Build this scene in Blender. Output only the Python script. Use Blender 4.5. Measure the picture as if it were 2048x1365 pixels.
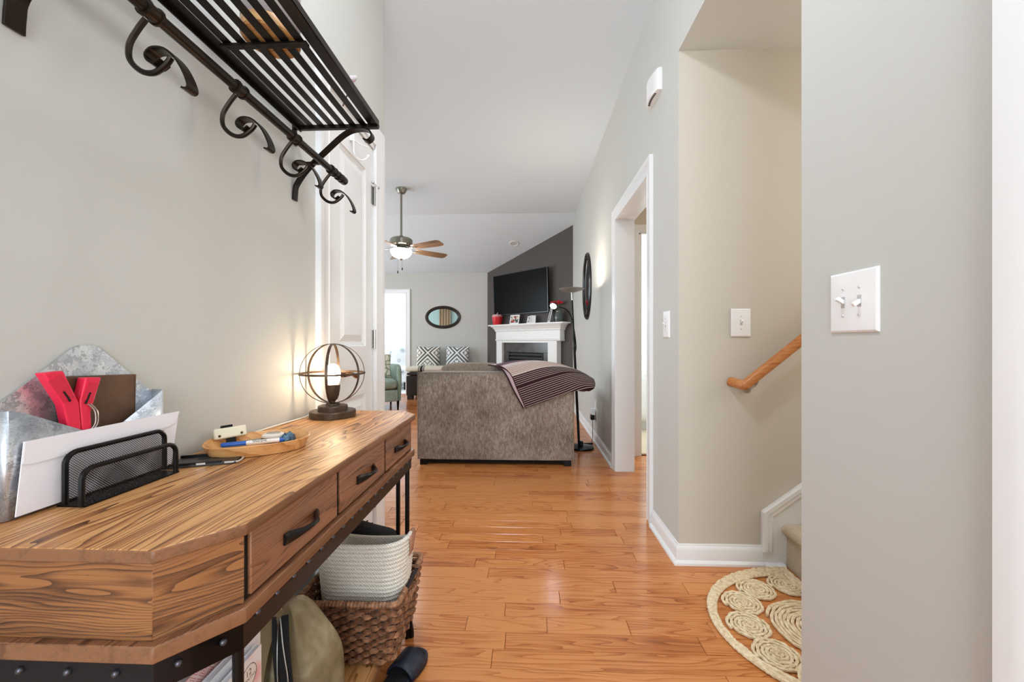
import bpy, bmesh, math, random
from mathutils import Vector, Matrix
random.seed(7)
for _o in list(bpy.data.objects):
    bpy.data.objects.remove(_o, do_unlink=True)
SC = bpy.context.scene
COL = SC.collection

# light levels
EXPOSURE = 0.15
PW_ENTRY = 50.0
PW_LIV = 68.0
PW_SUN = 150.0
PW_BED = 150.0
PW_STAIR = 14.0
E_BULB = 42.0
E_HALL = 100.0
E_LOBBY = 14.0
E_TORCH = 90.0
E_LED = 60.0
E_FAN = 42.0

# ------------------------------------------------------------------ camera
R, L, H = 0.715, -0.79, 3.007          # right wall, left wall, hall ceiling
cam_d = bpy.data.cameras.new('camera')
cam_d.sensor_width = 36.0
cam_d.lens = 36.0 * 796.0 / 2048.0
cam_d.shift_y = 1.5 / 2048.0
cam_d.clip_start = 0.02
cam = bpy.data.objects.new('camera', cam_d)
cam.location = (0, 0, 1.051)
cam.rotation_euler = (math.pi / 2, 0, math.atan(32 / 796.0))
COL.objects.link(cam)
SC.camera = cam

# ------------------------------------------------------------------ world, daylight, exposure
SC.view_settings.view_transform = 'Standard'
SC.view_settings.look = 'None'
SC.view_settings.gamma = 1.0
SC.view_settings.use_curve_mapping = False
SC.view_settings.exposure = EXPOSURE
w = bpy.data.worlds.new('sky')
SC.world = w
w.use_nodes = True
w.node_tree.nodes['Background'].inputs[0].default_value = (0.80, 0.90, 1.0, 1)
w.node_tree.nodes['Background'].inputs[1].default_value = 1.2

def area(name, loc, rot, sx, sy, power, color):
    d = bpy.data.lights.new(name, 'AREA')
    d.shape = 'RECTANGLE'
    d.size, d.size_y = sx, sy
    d.energy = power
    d.color = color
    o = bpy.data.objects.new(name, d)
    o.location = loc
    o.rotation_euler = [math.radians(a) for a in rot]
    COL.objects.link(o)
    return o
DAY = (0.84, 0.935, 1.0)
# daylight through the windows and glazed doors, plus an added stair fill
area('daylight_entry_door', (-0.03, -1.92, 1.25), (90, 0, 0), 1.30, 2.2, PW_ENTRY, DAY)
area('daylight_living_window', (-4.95, 3.70, 1.50), (90, 0, -90), 1.5, 1.6, PW_LIV, DAY)
area('daylight_living_window', (-4.95, 5.90, 1.50), (90, 0, -90), 1.5, 1.6, PW_LIV, DAY)
area('daylight_sunroom_window', (-5.15, 9.6, 1.45), (90, 0, -90), 2.2, 1.8, PW_SUN, DAY)
area('stair_fill_light', (2.52, 1.5, 1.75), (90, 0, 90), 0.7, 1.0, PW_STAIR, (1.0, 0.95, 0.88))  # added fill that brightens the stair wall and soffit, no window there
area('daylight_bedroom_window', (4.25, 5.4, 1.5), (90, 0, 90), 1.8, 1.6, PW_BED, (0.97, 0.99, 1.0))

# ------------------------------------------------------------------ helpers
def srgb(r, g, b):
    f = lambda c: (c / 255.0) / 12.92 if c / 255.0 <= 0.04045 else (((c / 255.0) + 0.055) / 1.055) ** 2.4
    return (f(r), f(g), f(b), 1.0)

ORG = {}
def empty(name, loc, label, cat, group=None, rz=0.0, rx=0.0, ry=0.0):
    o = bpy.data.objects.new(name, None)
    o.empty_display_size = 0.05
    o.location = loc
    o.rotation_euler = (rx, ry, rz)
    COL.objects.link(o)
    ORG[o] = Vector(loc)
    tag(o, label, cat, group)
    return o
def tag(o, label, cat=None, group=None, kind=None):
    if label: o['label'] = label
    if cat: o['category'] = cat
    if group: o['group'] = group
    if kind: o['kind'] = kind
    return o

class MB:
    """collects geometry in world (or local) coordinates and links it as one mesh object"""
    def __init__(self):
        self.v, self.f, self.m, self.uv = [], [], [], {}
    def quadgrid(self, rows, closed_u=False, closed_v=False, mi=0, uv=False):
        nr, nc = len(rows), len(rows[0])
        b = len(self.v)
        for r in rows:
            self.v += [tuple(p) for p in r]
        for i in range(nr if closed_v else nr - 1):
            for j in range(nc if closed_u else nc - 1):
                i2, j2 = (i + 1) % nr, (j + 1) % nc
                k = len(self.f)
                self.f.append((b + i * nc + j, b + i * nc + j2, b + i2 * nc + j2, b + i2 * nc + j))
                self.m.append(mi)
                if uv:
                    u0, u1, v0, v1 = j / (nc - 1), (j + 1) / (nc - 1), i / (nr - 1), (i + 1) / (nr - 1)
                    self.uv[k] = [(u0, v0), (u1, v0), (u1, v1), (u0, v1)]
        return self
    def poly(self, pts, mi=0, uv=None):
        b = len(self.v)
        self.v += [tuple(p) for p in pts]
        if uv: self.uv[len(self.f)] = uv
        self.f.append(tuple(range(b, b + len(pts))))
        self.m.append(mi)
        return self
    def box(self, x0, x1, y0, y1, z0, z1, mi=0):
        b = len(self.v)
        self.v += [(x0, y0, z0), (x1, y0, z0), (x1, y1, z0), (x0, y1, z0), (x0, y0, z1), (x1, y0, z1), (x1, y1, z1), (x0, y1, z1)]
        for q in ((3, 2, 1, 0), (4, 5, 6, 7), (0, 1, 5, 4), (1, 2, 6, 5), (2, 3, 7, 6), (3, 0, 4, 7)):
            self.f.append(tuple(b + i for i in q)); self.m.append(mi)
        return self
    def obox(self, c, ax, ay, az, hx, hy, hz, mi=0):
        c, ax, ay, az = Vector(c), Vector(ax), Vector(ay), Vector(az)
        b = len(self.v)
        for sz in (-1, 1):
            for sx, sy in ((-1, -1), (1, -1), (1, 1), (-1, 1)):
                self.v.append(tuple(c + ax * hx * sx + ay * hy * sy + az * hz * sz))
        for q in ((3, 2, 1, 0), (4, 5, 6, 7), (0, 1, 5, 4), (1, 2, 6, 5), (2, 3, 7, 6), (3, 0, 4, 7)):
            self.f.append(tuple(b + i for i in q)); self.m.append(mi)
        return self
    def prism(self, pts, vec, mi=0, side=None):
        """polygon of 3d points swept along vec"""
        vec = Vector(vec)
        n = len(pts); b = len(self.v)
        self.v += [tuple(p) for p in pts] + [tuple(Vector(p) + vec) for p in pts]
        self.f.append(tuple(range(b + n - 1, b - 1, -1))); self.m.append(mi)
        self.f.append(tuple(range(b + n, b + 2 * n))); self.m.append(mi)
        for i in range(n):
            j = (i + 1) % n
            self.f.append((b + i, b + j, b + n + j, b + n + i)); self.m.append(mi if side is None else side)
        return self
    def tube(self, path, r, n=8, closed=False, cap=True, mi=0, squash=None):
        path = [Vector(p) for p in path]
        N = len(path)
        rr = r if isinstance(r, (list, tuple)) else [r] * N
        tang = []
        for i in range(N):
            if closed:
                t = path[(i + 1) % N] - path[i - 1]
            else:
                t = path[min(i + 1, N - 1)] - path[max(i - 1, 0)]
            tang.append(t.normalized() if t.length > 1e-9 else Vector((0, 0, 1)))
        up = Vector((0, 0, 1)) if abs(tang[0].z) < 0.9 else Vector((1, 0, 0))
        u = tang[0].cross(up).normalized()
        rows = []
        for i in range(N):
            t = tang[i]
            u = (u - t * u.dot(t))
            u = u.normalized() if u.length > 1e-6 else t.orthogonal().normalized()
            vv = t.cross(u)
            rows.append([path[i] + (u * math.cos(2 * math.pi * k / n) + vv * math.sin(2 * math.pi * k / n)) * rr[i] for k in range(n)])
        self.quadgrid(rows, closed_u=True, closed_v=closed, mi=mi)
        if cap and not closed:
            self.poly(list(reversed(rows[0])), mi); self.poly(rows[-1], mi)
        return self
    def lathe(self, prof, c, n=24, axis='Z', mi=0, ang0=0.0):
        """profile [(r, h)] turned about an axis through c"""
        c = Vector(c); rows = []
        for r, h in prof:
            row = []
            for k in range(n):
                a = ang0 + 2 * math.pi * k / n
                p = {'Z': (r * math.cos(a), r * math.sin(a), h), 'Y': (r * math.cos(a), h, -r * math.sin(a)), 'X': (h, r * math.cos(a), r * math.sin(a))}[axis]
                row.append(c + Vector(p))
            rows.append(row)
        self.quadgrid(rows, closed_u=True, mi=mi)
        if prof[0][0] > 1e-5: self.poly(list(reversed(rows[0])), mi)
        if prof[-1][0] > 1e-5: self.poly(rows[-1], mi)
        return self
    def strap(self, path, width, thick, wdir, mi=0):
        """flat bar: rectangle swept along path, wide along wdir"""
        path = [Vector(p) for p in path]; wd = Vector(wdir).normalized(); rows = []
        N = len(path)
        for i in range(N):
            t = (path[min(i + 1, N - 1)] - path[max(i - 1, 0)]).normalized()
            nn = t.cross(wd).normalized()
            a, b2 = wd * width / 2, nn * thick / 2
            rows.append([path[i] - a - b2, path[i] + a - b2, path[i] + a + b2, path[i] - a + b2])
        self.quadgrid(rows, closed_u=True, mi=mi)
        self.poly(list(reversed(rows[0])), mi); self.poly(rows[-1], mi)
        return self
    def profile(self, prof, p0, p1, nrm, m0=0.0, m1=0.0, mi=0):
        """moulding: prof [(depth, height)] swept from p0 to p1 along a wall with normal nrm; m = mitre"""
        p0, p1, nrm = Vector(p0), Vector(p1), Vector(nrm)
        d = (p1 - p0).normalized(); z = Vector((0, 0, 1))
        a = [p0 + nrm * q + z * h - d * m0 * q for q, h in prof]
        b2 = [p1 + nrm * q + z * h + d * m1 * q for q, h in prof]
        self.quadgrid([a, b2], closed_u=True, mi=mi)
        self.poly(a, mi); self.poly(list(reversed(b2)), mi)
        return self
    def ball(self, c, rx, ry=None, rz=None, n=12, m=8, mi=0, e=1.0):
        ry = rx if ry is None else ry; rz = rx if rz is None else rz
        rows = []
        sg = lambda v: math.copysign(abs(v) ** e, v)
        for i in range(m + 1):
            ph = -math.pi / 2 + math.pi * i / m
            rows.append([(c[0] + rx * sg(math.cos(ph)) * sg(math.cos(2 * math.pi * k / n)), c[1] + ry * sg(math.cos(ph)) * sg(math.sin(2 * math.pi * k / n)), c[2] + rz * sg(math.sin(ph))) for k in range(n)])
        return self.quadgrid(rows, closed_u=True, mi=mi)
    def build(self, name, mat, parent=None, local=False, bevel=0.0, seg=2, flat=False, sub=0, angle=40, label=None, kind=None):
        org = Vector((0, 0, 0))
        if parent is not None and not local:
            org = ORG[parent]
        me = bpy.data.meshes.new(name)
        me.from_pydata([tuple(Vector(p) - org) for p in self.v], [], self.f)
        mats = mat if isinstance(mat, (list, tuple)) else [mat]
        for m_ in mats: me.materials.append(m_)
        if len(mats) > 1:
            me.polygons.foreach_set('material_index', self.m)
        if self.uv:
            ul = me.uv_layers.new(name='UVMap')
            for fi, co in self.uv.items():
                p = me.polygons[fi]
                for k, li in enumerate(p.loop_indices):
                    ul.data[li].uv = co[k]
        bm = bmesh.new(); bm.from_mesh(me)
        bmesh.ops.remove_doubles(bm, verts=bm.verts, dist=1e-6)
        bmesh.ops.recalc_face_normals(bm, faces=bm.faces)
        bm.to_mesh(me); bm.free()
        if not flat:
            me.polygons.foreach_set('use_smooth', [True] * len(me.polygons))
            me.set_sharp_from_angle(angle=math.radians(angle))
        me.update()
        o = bpy.data.objects.new(name, me)
        COL.objects.link(o)
        if parent is not None:
            o.parent = parent
            ORG[o] = ORG[parent]
        else:
            ORG[o] = org
        if bevel > 0:
            md = o.modifiers.new('bevel', 'BEVEL'); md.width = bevel; md.segments = seg; md.limit_method = 'ANGLE'; md.angle_limit = math.radians(35)
            md.harden_normals = False
        if sub:
            md = o.modifiers.new('sub', 'SUBSURF'); md.levels = sub; md.render_levels = sub
        if label: o['label'] = label
        if kind: o['kind'] = kind
        return o

def struct(mb, name, mat, label, cat, **k):
    o = mb.build(name, mat, **k)
    return tag(o, label, cat, kind='structure')

def copy_tree(o, parent=None):
    c = o.copy(); COL.objects.link(c)
    if parent is not None: c.parent = parent
    ORG[c] = ORG.get(o, Vector((0, 0, 0)))
    for ch in [x for x in bpy.data.objects if x.parent == o]:
        copy_tree(ch, c)
    return c

def crom(pts, n=6, closed=False):
    """Catmull-Rom curve through points"""
    pts = [Vector(p) for p in pts]; out = []
    N = len(pts)
    g = (lambda i: pts[i % N]) if closed else (lambda i: pts[max(0, min(N - 1, i))])
    for i in range(N if closed else N - 1):
        p0, p1, p2, p3 = g(i - 1), g(i), g(i + 1), g(i + 2)
        for k in range(n):
            t = k / n
            out.append(0.5 * ((2 * p1) + (p2 - p0) * t + (2 * p0 - 5 * p1 + 4 * p2 - p3) * t * t + (3 * p1 - p0 - 3 * p2 + p3) * t ** 3))
    if not closed: out.append(pts[-1])
    return out

def surf(ctrl, nu=6, nv=6):
    """smooth surface through a grid of control points"""
    rows = [crom(r, nu) for r in ctrl]
    cols = list(zip(*rows))
    cols = [crom(c, nv) for c in cols]
    return [list(r) for r in zip(*cols)]

# ------------------------------------------------------------------ materials
def new_mat(name):
    m = bpy.data.materials.new(name); m.use_nodes = True
    nt = m.node_tree
    return m, nt, nt.nodes['Principled BSDF']
def N(nt, t, **kw):
    n = nt.nodes.new(t)
    for k, v in kw.items():
        if k.startswith('i_'):
            key = k[2:]
            key = int(key) if key.isdigit() else key
            n.inputs[key].default_value = v
        else:
            setattr(n, k, v)
    return n
def LK(nt, a, b): nt.links.new(a, b)
def ramp(nt, stops, fac=None, interp='LINEAR'):
    r = nt.nodes.new('ShaderNodeValToRGB'); r.color_ramp.interpolation = interp
    el = r.color_ramp.elements
    while len(el) > 1: el.remove(el[-1])
    el[0].position, el[0].color = stops[0]
    for p, c in stops[1:]:
        e = el.new(p); e.color = c
    if fac is not None: LK(nt, fac, r.inputs[0])
    return r
def mth(nt, op, a, b=None, c=None):
    n = nt.nodes.new('ShaderNodeMath'); n.operation = op
    for i, x in enumerate((a, b, c)):
        if x is None: continue
        if isinstance(x, (int, float)): n.inputs[i].default_value = x
        else: LK(nt, x, n.inputs[i])
    return n.outputs[0]

def pm(name, rgb, rough=0.5, metal=0.0, spec=0.5, bump=None, var=None, coat=0.0, emit=None, trans=0.0, ior=1.45, sheen=0.0, alpha=1.0):
    m, nt, b = new_mat(name)
    col = srgb(*rgb)
    b.inputs['Base Color'].default_value = col
    b.inputs['Roughness'].default_value = rough
    b.inputs['Metallic'].default_value = metal
    b.inputs['Specular IOR Level'].default_value = spec
    b.inputs['Coat Weight'].default_value = coat
    b.inputs['Transmission Weight'].default_value = trans
    b.inputs['IOR'].default_value = ior
    b.inputs['Sheen Weight'].default_value = sheen
    b.inputs['Alpha'].default_value = alpha
    if emit:
        b.inputs['Emission Color'].default_value = srgb(*emit[0]); b.inputs['Emission Strength'].default_value = emit[1]
    if var or bump:
        tc = N(nt, 'ShaderNodeTexCoord')
    if var:
        sc, rgb2 = var[0], var[1]
        nz = N(nt, 'ShaderNodeTexNoise', i_Scale=sc, i_Detail=var[2] if len(var) > 2 else 4.0, i_Roughness=0.6)
        LK(nt, tc.outputs['Object'], nz.inputs['Vector'])
        r = ramp(nt, [(0.35, col), (0.65, srgb(*rgb2))], nz.outputs[0])
        LK(nt, r.outputs[0], b.inputs['Base Color'])
    if bump:
        nz = N(nt, 'ShaderNodeTexNoise', i_Scale=bump[0], i_Detail=3.0)
        LK(nt, tc.outputs['Object'], nz.inputs['Vector'])
        bp = N(nt, 'ShaderNodeBump', i_Strength=bump[1], i_Distance=bump[2] if len(bump) > 2 else 0.002)
        LK(nt, nz.outputs[0], bp.inputs['Height'])
        LK(nt, bp.outputs[0], b.inputs['Normal'])
    return m

def wood(name, light, mid, dark, grain='X', stretch=9.0, rings=16.0, along=0.9, knots=0.0, rough=0.35, fibre=0.35, per_object=True, coat=0.0, bump=0.15, scale=1.0, tint=0.25, spec=0.5, knot_scale=3.2, linew=0.8, linear=6.0, streak=0.5):
    """grain lines are contour lines of a noise field stretched along the board; knots push the contours into rings"""
    m, nt, b = new_mat(name)
    tc = N(nt, 'ShaderNodeTexCoord')
    mp = N(nt, 'ShaderNodeMapping')
    rot = {'X': (0, 0, 0), 'Y': (0, 0, -math.pi / 2), 'Z': (0, math.pi / 2, 0)}[grain]
    mp.inputs['Rotation'].default_value = rot
    LK(nt, tc.outputs['Object'], mp.inputs['Vector'])
    vec = mp.outputs[0]
    oi = N(nt, 'ShaderNodeObjectInfo')
    if per_object:
        off = N(nt, 'ShaderNodeCombineXYZ')
        LK(nt, mth(nt, 'MULTIPLY', oi.outputs['Random'], 31.0), off.inputs[0])
        LK(nt, mth(nt, 'MULTIPLY', oi.outputs['Random'], 17.3), off.inputs[1])
        LK(nt, mth(nt, 'MULTIPLY', oi.outputs['Random'], 7.7), off.inputs[2])
        va = N(nt, 'ShaderNodeVectorMath', operation='ADD')
        LK(nt, vec, va.inputs[0]); LK(nt, off.outputs[0], va.inputs[1]); vec = va.outputs[0]
    st = N(nt, 'ShaderNodeVectorMath', operation='MULTIPLY'); st.inputs[1].default_value = (along * scale, stretch * scale, stretch * scale)
    LK(nt, vec, st.inputs[0])
    nz = N(nt, 'ShaderNodeTexNoise', i_Scale=1.0, i_Detail=2.5, i_Roughness=0.45)
    LK(nt, st.outputs[0], nz.inputs['Vector'])
    sxyz = N(nt, 'ShaderNodeSeparateXYZ'); LK(nt, vec, sxyz.inputs[0])
    lin = mth(nt, 'ADD', mth(nt, 'MULTIPLY', sxyz.outputs[1], linear * scale), mth(nt, 'MULTIPLY', sxyz.outputs[2], linear * scale * 0.9))
    field = mth(nt, 'ADD', nz.outputs[0], lin)
    kmask = None
    if knots > 0:
        ks = N(nt, 'ShaderNodeVectorMath', operation='MULTIPLY'); ks.inputs[1].default_value = (knot_scale * 0.6, knot_scale * 1.5, knot_scale * 1.5)
        LK(nt, vec, ks.inputs[0])
        vo = N(nt, 'ShaderNodeTexVoronoi', i_Scale=1.0, i_Randomness=1.0)
        LK(nt, ks.outputs[0], vo.inputs['Vector'])
        d2 = mth(nt, 'MULTIPLY', vo.outputs['Distance'], vo.outputs['Distance'])
        kmask = mth(nt, 'POWER', 2.718, mth(nt, 'MULTIPLY', d2, -70.0))
        spc = N(nt, 'ShaderNodeSeparateColor'); LK(nt, vo.outputs['Color'], spc.inputs[0])
        kmask = mth(nt, 'MULTIPLY', kmask, mth(nt, 'GREATER_THAN', spc.outputs[0], 0.35))
        field = mth(nt, 'ADD', field, mth(nt, 'MULTIPLY', kmask, knots))
    ph = mth(nt, 'FRACT', mth(nt, 'MULTIPLY', field, rings))
    line = mth(nt, 'POWER', ph, 3.0)
    fs = N(nt, 'ShaderNodeVectorMath', operation='MULTIPLY'); fs.inputs[1].default_value = (7 * scale, 260 * scale, 260 * scale)
    LK(nt, vec, fs.inputs[0])
    fz = N(nt, 'ShaderNodeTexNoise', i_Scale=1.0, i_Detail=3.0, i_Roughness=0.7)
    LK(nt, fs.outputs[0], fz.inputs['Vector'])
    fib = mth(nt, 'SUBTRACT', fz.outputs[0], 0.5)
    bs = N(nt, 'ShaderNodeVectorMath', operation='MULTIPLY'); bs.inputs[1].default_value = (1.4 * scale, 5 * scale, 5 * scale)
    LK(nt, vec, bs.inputs[0])
    bz = N(nt, 'ShaderNodeTexNoise', i_Scale=1.0, i_Detail=3.0)
    LK(nt, bs.outputs[0], bz.inputs['Vector'])
    base = mth(nt, 'ADD', mth(nt, 'MULTIPLY', line, linew), mth(nt, 'MULTIPLY', fib, fibre))
    base = mth(nt, 'ADD', base, mth(nt, 'MULTIPLY', mth(nt, 'SUBTRACT', bz.outputs[0], 0.5), 0.9))
    ss = N(nt, 'ShaderNodeVectorMath', operation='MULTIPLY'); ss.inputs[1].default_value = (2.2 * scale, 55 * scale, 55 * scale)
    LK(nt, vec, ss.inputs[0])
    sz_ = N(nt, 'ShaderNodeTexNoise', i_Scale=1.0, i_Detail=4.0, i_Roughness=0.65); LK(nt, ss.outputs[0], sz_.inputs['Vector'])
    base = mth(nt, 'ADD', base, mth(nt, 'MULTIPLY', mth(nt, 'SUBTRACT', sz_.outputs[0], 0.5), streak * 2.0))
    if per_object:
        base = mth(nt, 'ADD', base, mth(nt, 'MULTIPLY', mth(nt, 'SUBTRACT', oi.outputs['Random'], 0.5), tint))
    if kmask is not None:
        base = mth(nt, 'ADD', base, mth(nt, 'MULTIPLY', mth(nt, 'POWER', kmask, 6.0), 0.8))
    r = ramp(nt, [(0.0, srgb(*light)), (0.42, srgb(*mid)), (1.0, srgb(*dark))], base)
    LK(nt, r.outputs[0], b.inputs['Base Color'])
    b.inputs['Roughness'].default_value = rough
    b.inputs['Coat Weight'].default_value = coat
    b.inputs['Coat Roughness'].default_value = 0.15
    b.inputs['Specular IOR Level'].default_value = spec
    if bump:
        bp = N(nt, 'ShaderNodeBump', i_Strength=bump, i_Distance=0.002)
        LK(nt, mth(nt, 'MULTIPLY', base, -1.0), bp.inputs['Height'])
        LK(nt, bp.outputs[0], b.inputs['Normal'])
    return m

M = {}
M['wall'] = pm('wall_paint', (202, 201, 195), 0.55, bump=(140, 0.06, 0.002), spec=0.3)
M['stairwall'] = pm('stair_wall_warm_lit', (205, 198, 185), 0.6, bump=(140, 0.06, 0.002), spec=0.25)  # hall wall paint with warm light put into its colour
M['dark_wall'] = pm('charcoal_wall_paint', (88, 82, 79), 0.6, bump=(140, 0.05, 0.002), spec=0.25)
M['ceiling'] = pm('ceiling_paint', (226, 235, 241), 0.8, bump=(90, 0.05, 0.002), spec=0.2)
M['white'] = pm('white_trim_paint', (238, 238, 238), 0.28, spec=0.5)
M['door'] = pm('white_door_paint', (232, 232, 231), 0.3, spec=0.5)
M['plastic'] = pm('white_plastic', (242, 241, 240), 0.3)
M['blue_wall'] = pm('pale_blue_paint', (222, 233, 235), 0.7)
M['teal_wall'] = pm('pale_teal_paint', (172, 200, 200), 0.7)
M['peach'] = pm('warm_beige_paint', (226, 214, 198), 0.7)
M['subfloor'] = pm('dark_subfloor', (52, 30, 18), 0.8)
M['carpet'] = pm('beige_carpet', (228, 214, 190), 0.95, spec=0.1, bump=(420, 0.9, 0.006), var=(160, (204, 186, 158)))
M['black'] = pm('black_metal', (24, 23, 23), 0.32, metal=0.6, spec=0.5)
M['iron'] = pm('bronzed_black_iron', (36, 32, 30), 0.33, metal=0.75, var=(6, (52, 42, 34)))
M['band'] = pm('black_iron_band', (34, 30, 32), 0.42, metal=0.5, bump=(60, 0.1, 0.001))
M['chrome'] = pm('brushed_nickel', (190, 188, 184), 0.25, metal=1.0)
M['steel'] = pm('antique_nickel', (150, 146, 132), 0.3, metal=1.0)
M['hardware'] = pm('oil_rubbed_bronze_pull', (40, 36, 34), 0.3, metal=0.7)
M['oak'] = wood('oak_floor', (214, 141, 81), (186, 107, 51), (108, 53, 23), 'X', stretch=10.0, rings=15.0, along=1.2, rough=0.19, fibre=0.8, tint=0.45, bump=0.05, linew=0.5, linear=2.4, streak=0.3)
M['oak_rail'] = wood('oak_handrail', (206, 138, 80), (188, 116, 62), (130, 74, 36), 'X', stretch=16, rings=7, along=0.8, rough=0.3, fibre=0.4, bump=0.05, linew=0.5)
pine = ((206, 152, 96), (162, 104, 57), (60, 32, 17))
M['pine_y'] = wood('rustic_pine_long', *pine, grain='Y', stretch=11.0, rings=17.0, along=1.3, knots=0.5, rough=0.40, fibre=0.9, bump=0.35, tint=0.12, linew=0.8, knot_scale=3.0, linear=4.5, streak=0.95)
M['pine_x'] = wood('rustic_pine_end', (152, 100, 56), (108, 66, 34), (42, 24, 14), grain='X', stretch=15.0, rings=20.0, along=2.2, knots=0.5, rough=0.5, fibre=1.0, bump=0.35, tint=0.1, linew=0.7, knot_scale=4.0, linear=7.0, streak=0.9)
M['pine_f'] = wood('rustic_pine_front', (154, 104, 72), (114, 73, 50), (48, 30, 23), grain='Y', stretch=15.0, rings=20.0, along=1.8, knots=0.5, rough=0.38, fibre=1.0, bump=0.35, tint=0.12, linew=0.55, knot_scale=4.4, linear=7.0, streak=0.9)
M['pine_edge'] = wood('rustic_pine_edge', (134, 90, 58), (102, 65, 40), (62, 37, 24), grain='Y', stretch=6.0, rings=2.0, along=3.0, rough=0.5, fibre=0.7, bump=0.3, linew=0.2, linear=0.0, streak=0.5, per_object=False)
M['rivet'] = pm('dull_steel_rivet', (92, 92, 100), 0.35, metal=0.8)
M['dark_gap'] = pm('dark_gap', (18, 13, 10), 0.8)
M['blade'] = wood('fan_blade_wood', (176, 142, 104), (150, 112, 76), (92, 62, 40), 'X', stretch=14, rings=6, rough=0.4, fibre=0.3, bump=0)
M['mirror'] = pm('mirror_glass', (235, 240, 238), 0.02, metal=1.0)
M['glass'] = pm('clear_glass', (255, 255, 255), 0.02, trans=1.0, ior=1.45)

# ------------------------------------------------------------------ the setting
BX, BY = -0.804, 7.882                     # where the charcoal corner wall meets the back wall
AY = 6.363                                 # where it meets the right wall
RIDGE, ZB = 6.06, 2.42
zs = lambda y: H - (y - RIDGE) * (H - ZB) / (BY - RIDGE)

# floor: dark subfloor with every plank laid on it
fl = MB()
fl.box(-4.9, 2.7, -1.9, 3.74, -0.06, -0.016)
fl.box(-4.9, 0.86, 3.74, 8.0, -0.06, -0.016)
floor = struct(fl, 'floor', M['subfloor'], 'glossy orange oak strip floor running across the hall', 'floor', flat=True)

PW = 0.081
_pc = {}
def plank_mesh(ln, wd):
    key = (round(ln, 2), round(wd, 3))
    if key in _pc: return _pc[key]
    hx, hy, c = key[0] / 2 - 0.0007, key[1] / 2 - 0.0007, 0.0013
    me = bpy.data.meshes.new('plank')
    v = [(-hx, -hy, -0.016), (hx, -hy, -0.016), (hx, hy, -0.016), (-hx, hy, -0.016),
         (-hx, -hy, -c), (hx, -hy, -c), (hx, hy, -c), (-hx, hy, -c),
         (-hx + c, -hy + c, 0), (hx - c, -hy + c, 0), (hx - c, hy - c, 0), (-hx + c, hy - c, 0)]
    f = [(0, 1, 5, 4), (1, 2, 6, 5), (2, 3, 7, 6), (3, 0, 4, 7), (4, 5, 9, 8), (5, 6, 10, 9), (6, 7, 11, 10), (7, 4, 8, 11), (8, 9, 10, 11)]
    me.from_pydata(v, [], f); me.materials.append(M['oak']); me.update()
    _pc[key] = me
    return me
rng = random.Random(11)
def row_spans(x0, x1):
    out, x = [], x0 - rng.uniform(0, 0.7)
    while x < x1:
        ln = rng.choice((0.3, 0.42, 0.55, 0.68, 0.8, 0.95, 1.1))
        a, b2 = max(x, x0), min(x + ln, x1)
        if b2 - a > 0.03: out.append((round(a, 2), round(b2, 2)))
        x += ln
    return out
def row_range(yc):
    if yc < 1.071: return (L, R)
    if yc < 1.923: return (L, 1.25)
    if yc < 2.15: return (L, R)
    if yc < 2.39: return (-4.8, R)
    if yc < 3.25: return (-4.8, 1.9)
    if yc < 3.72: return (-4.8, 1.9)
    if yc < AY: return (-4.8, R)
    return (-4.8, R - (yc - AY) + 0.02)
far = MB()
nrow = 0
y = -1.8
while y < BY - 0.02:
    yc = y + PW / 2
    x0, x1 = row_range(yc)
    for a, b2 in row_spans(x0, x1):
        if 0.9 < yc < 4.3 and b2 > -1.35:
            o = bpy.data.objects.new('plank', plank_mesh(b2 - a, PW))
            o.location = ((a + b2) / 2, yc, 0); o.parent = floor
            COL.objects.link(o)
        else:
            far.box(a + 0.0008, b2 - 0.0008, y + 0.0008, y + PW - 0.0008, -0.016, 0)
    y += PW; nrow += 1
M['oak_far'] = wood('oak_floor_far', (212, 138, 79), (186, 107, 51), (116, 58, 26), 'X', stretch=10.0, rings=15.0, along=1.2, rough=0.19, fibre=0.5, tint=0.3, bump=0.0, linew=0.45, linear=2.4, streak=0.3)
far.build('distant_planks', M['oak_far'], floor, flat=True, kind='stuff')

# walls
T = 0.12
wl = MB()
wl.box(L - T, L, -1.9, 1.525, 0, H)
wl.box(L - T, L, 1.525, 2.03, 2.055, H)
wl.box(L - T, L, 2.03, 2.147, 0, H)
struct(wl, 'wall_left', M['wall'], 'pale warm grey wall behind the coat rack and console table', 'wall', flat=True)
wr = MB()
TR = R + 0.142
wr.box(R, TR, -1.9, -0.30, 0, H)
wr.box(R, TR, -0.30, 0.54, 2.055, H)
wr.box(R, TR, 0.54, 1.071, 0, H)
wr.box(R, TR, 1.071, 1.923, 2.435, H)
wr.box(R, TR, 1.923, 2.374, 0, H)
wr.box(R, TR, 2.374, 3.27, 2.055, H)
wr.box(R, TR, 3.27, AY, 0, H)
struct(wr, 'wall_right', M['wall'], 'pale warm grey hall wall with stair opening and cased doorway', 'wall', flat=True)
wd_ = MB()
d = 0.0707
wd_.prism([(R, AY, 0), (BX, BY, 0), (BX, BY, ZB), (R, AY, zs(AY))], (0.08, 0.08, 0))
struct(wd_, 'wall_corner', M['dark_wall'], 'charcoal grey angled corner wall behind fireplace and television', 'wall', flat=True)
wb = MB()
wb.box(-4.9, -3.27, BY, BY + T, 0, ZB)
wb.box(-3.27, -2.44, BY, BY + T, 2.02, ZB)
wb.box(-2.44, BX + 0.08, BY, BY + T, 0, ZB)
struct(wb, 'wall_back', M['wall'], 'pale grey far wall of the living room with oval mirror', 'wall', flat=True)
wv = MB()
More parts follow.
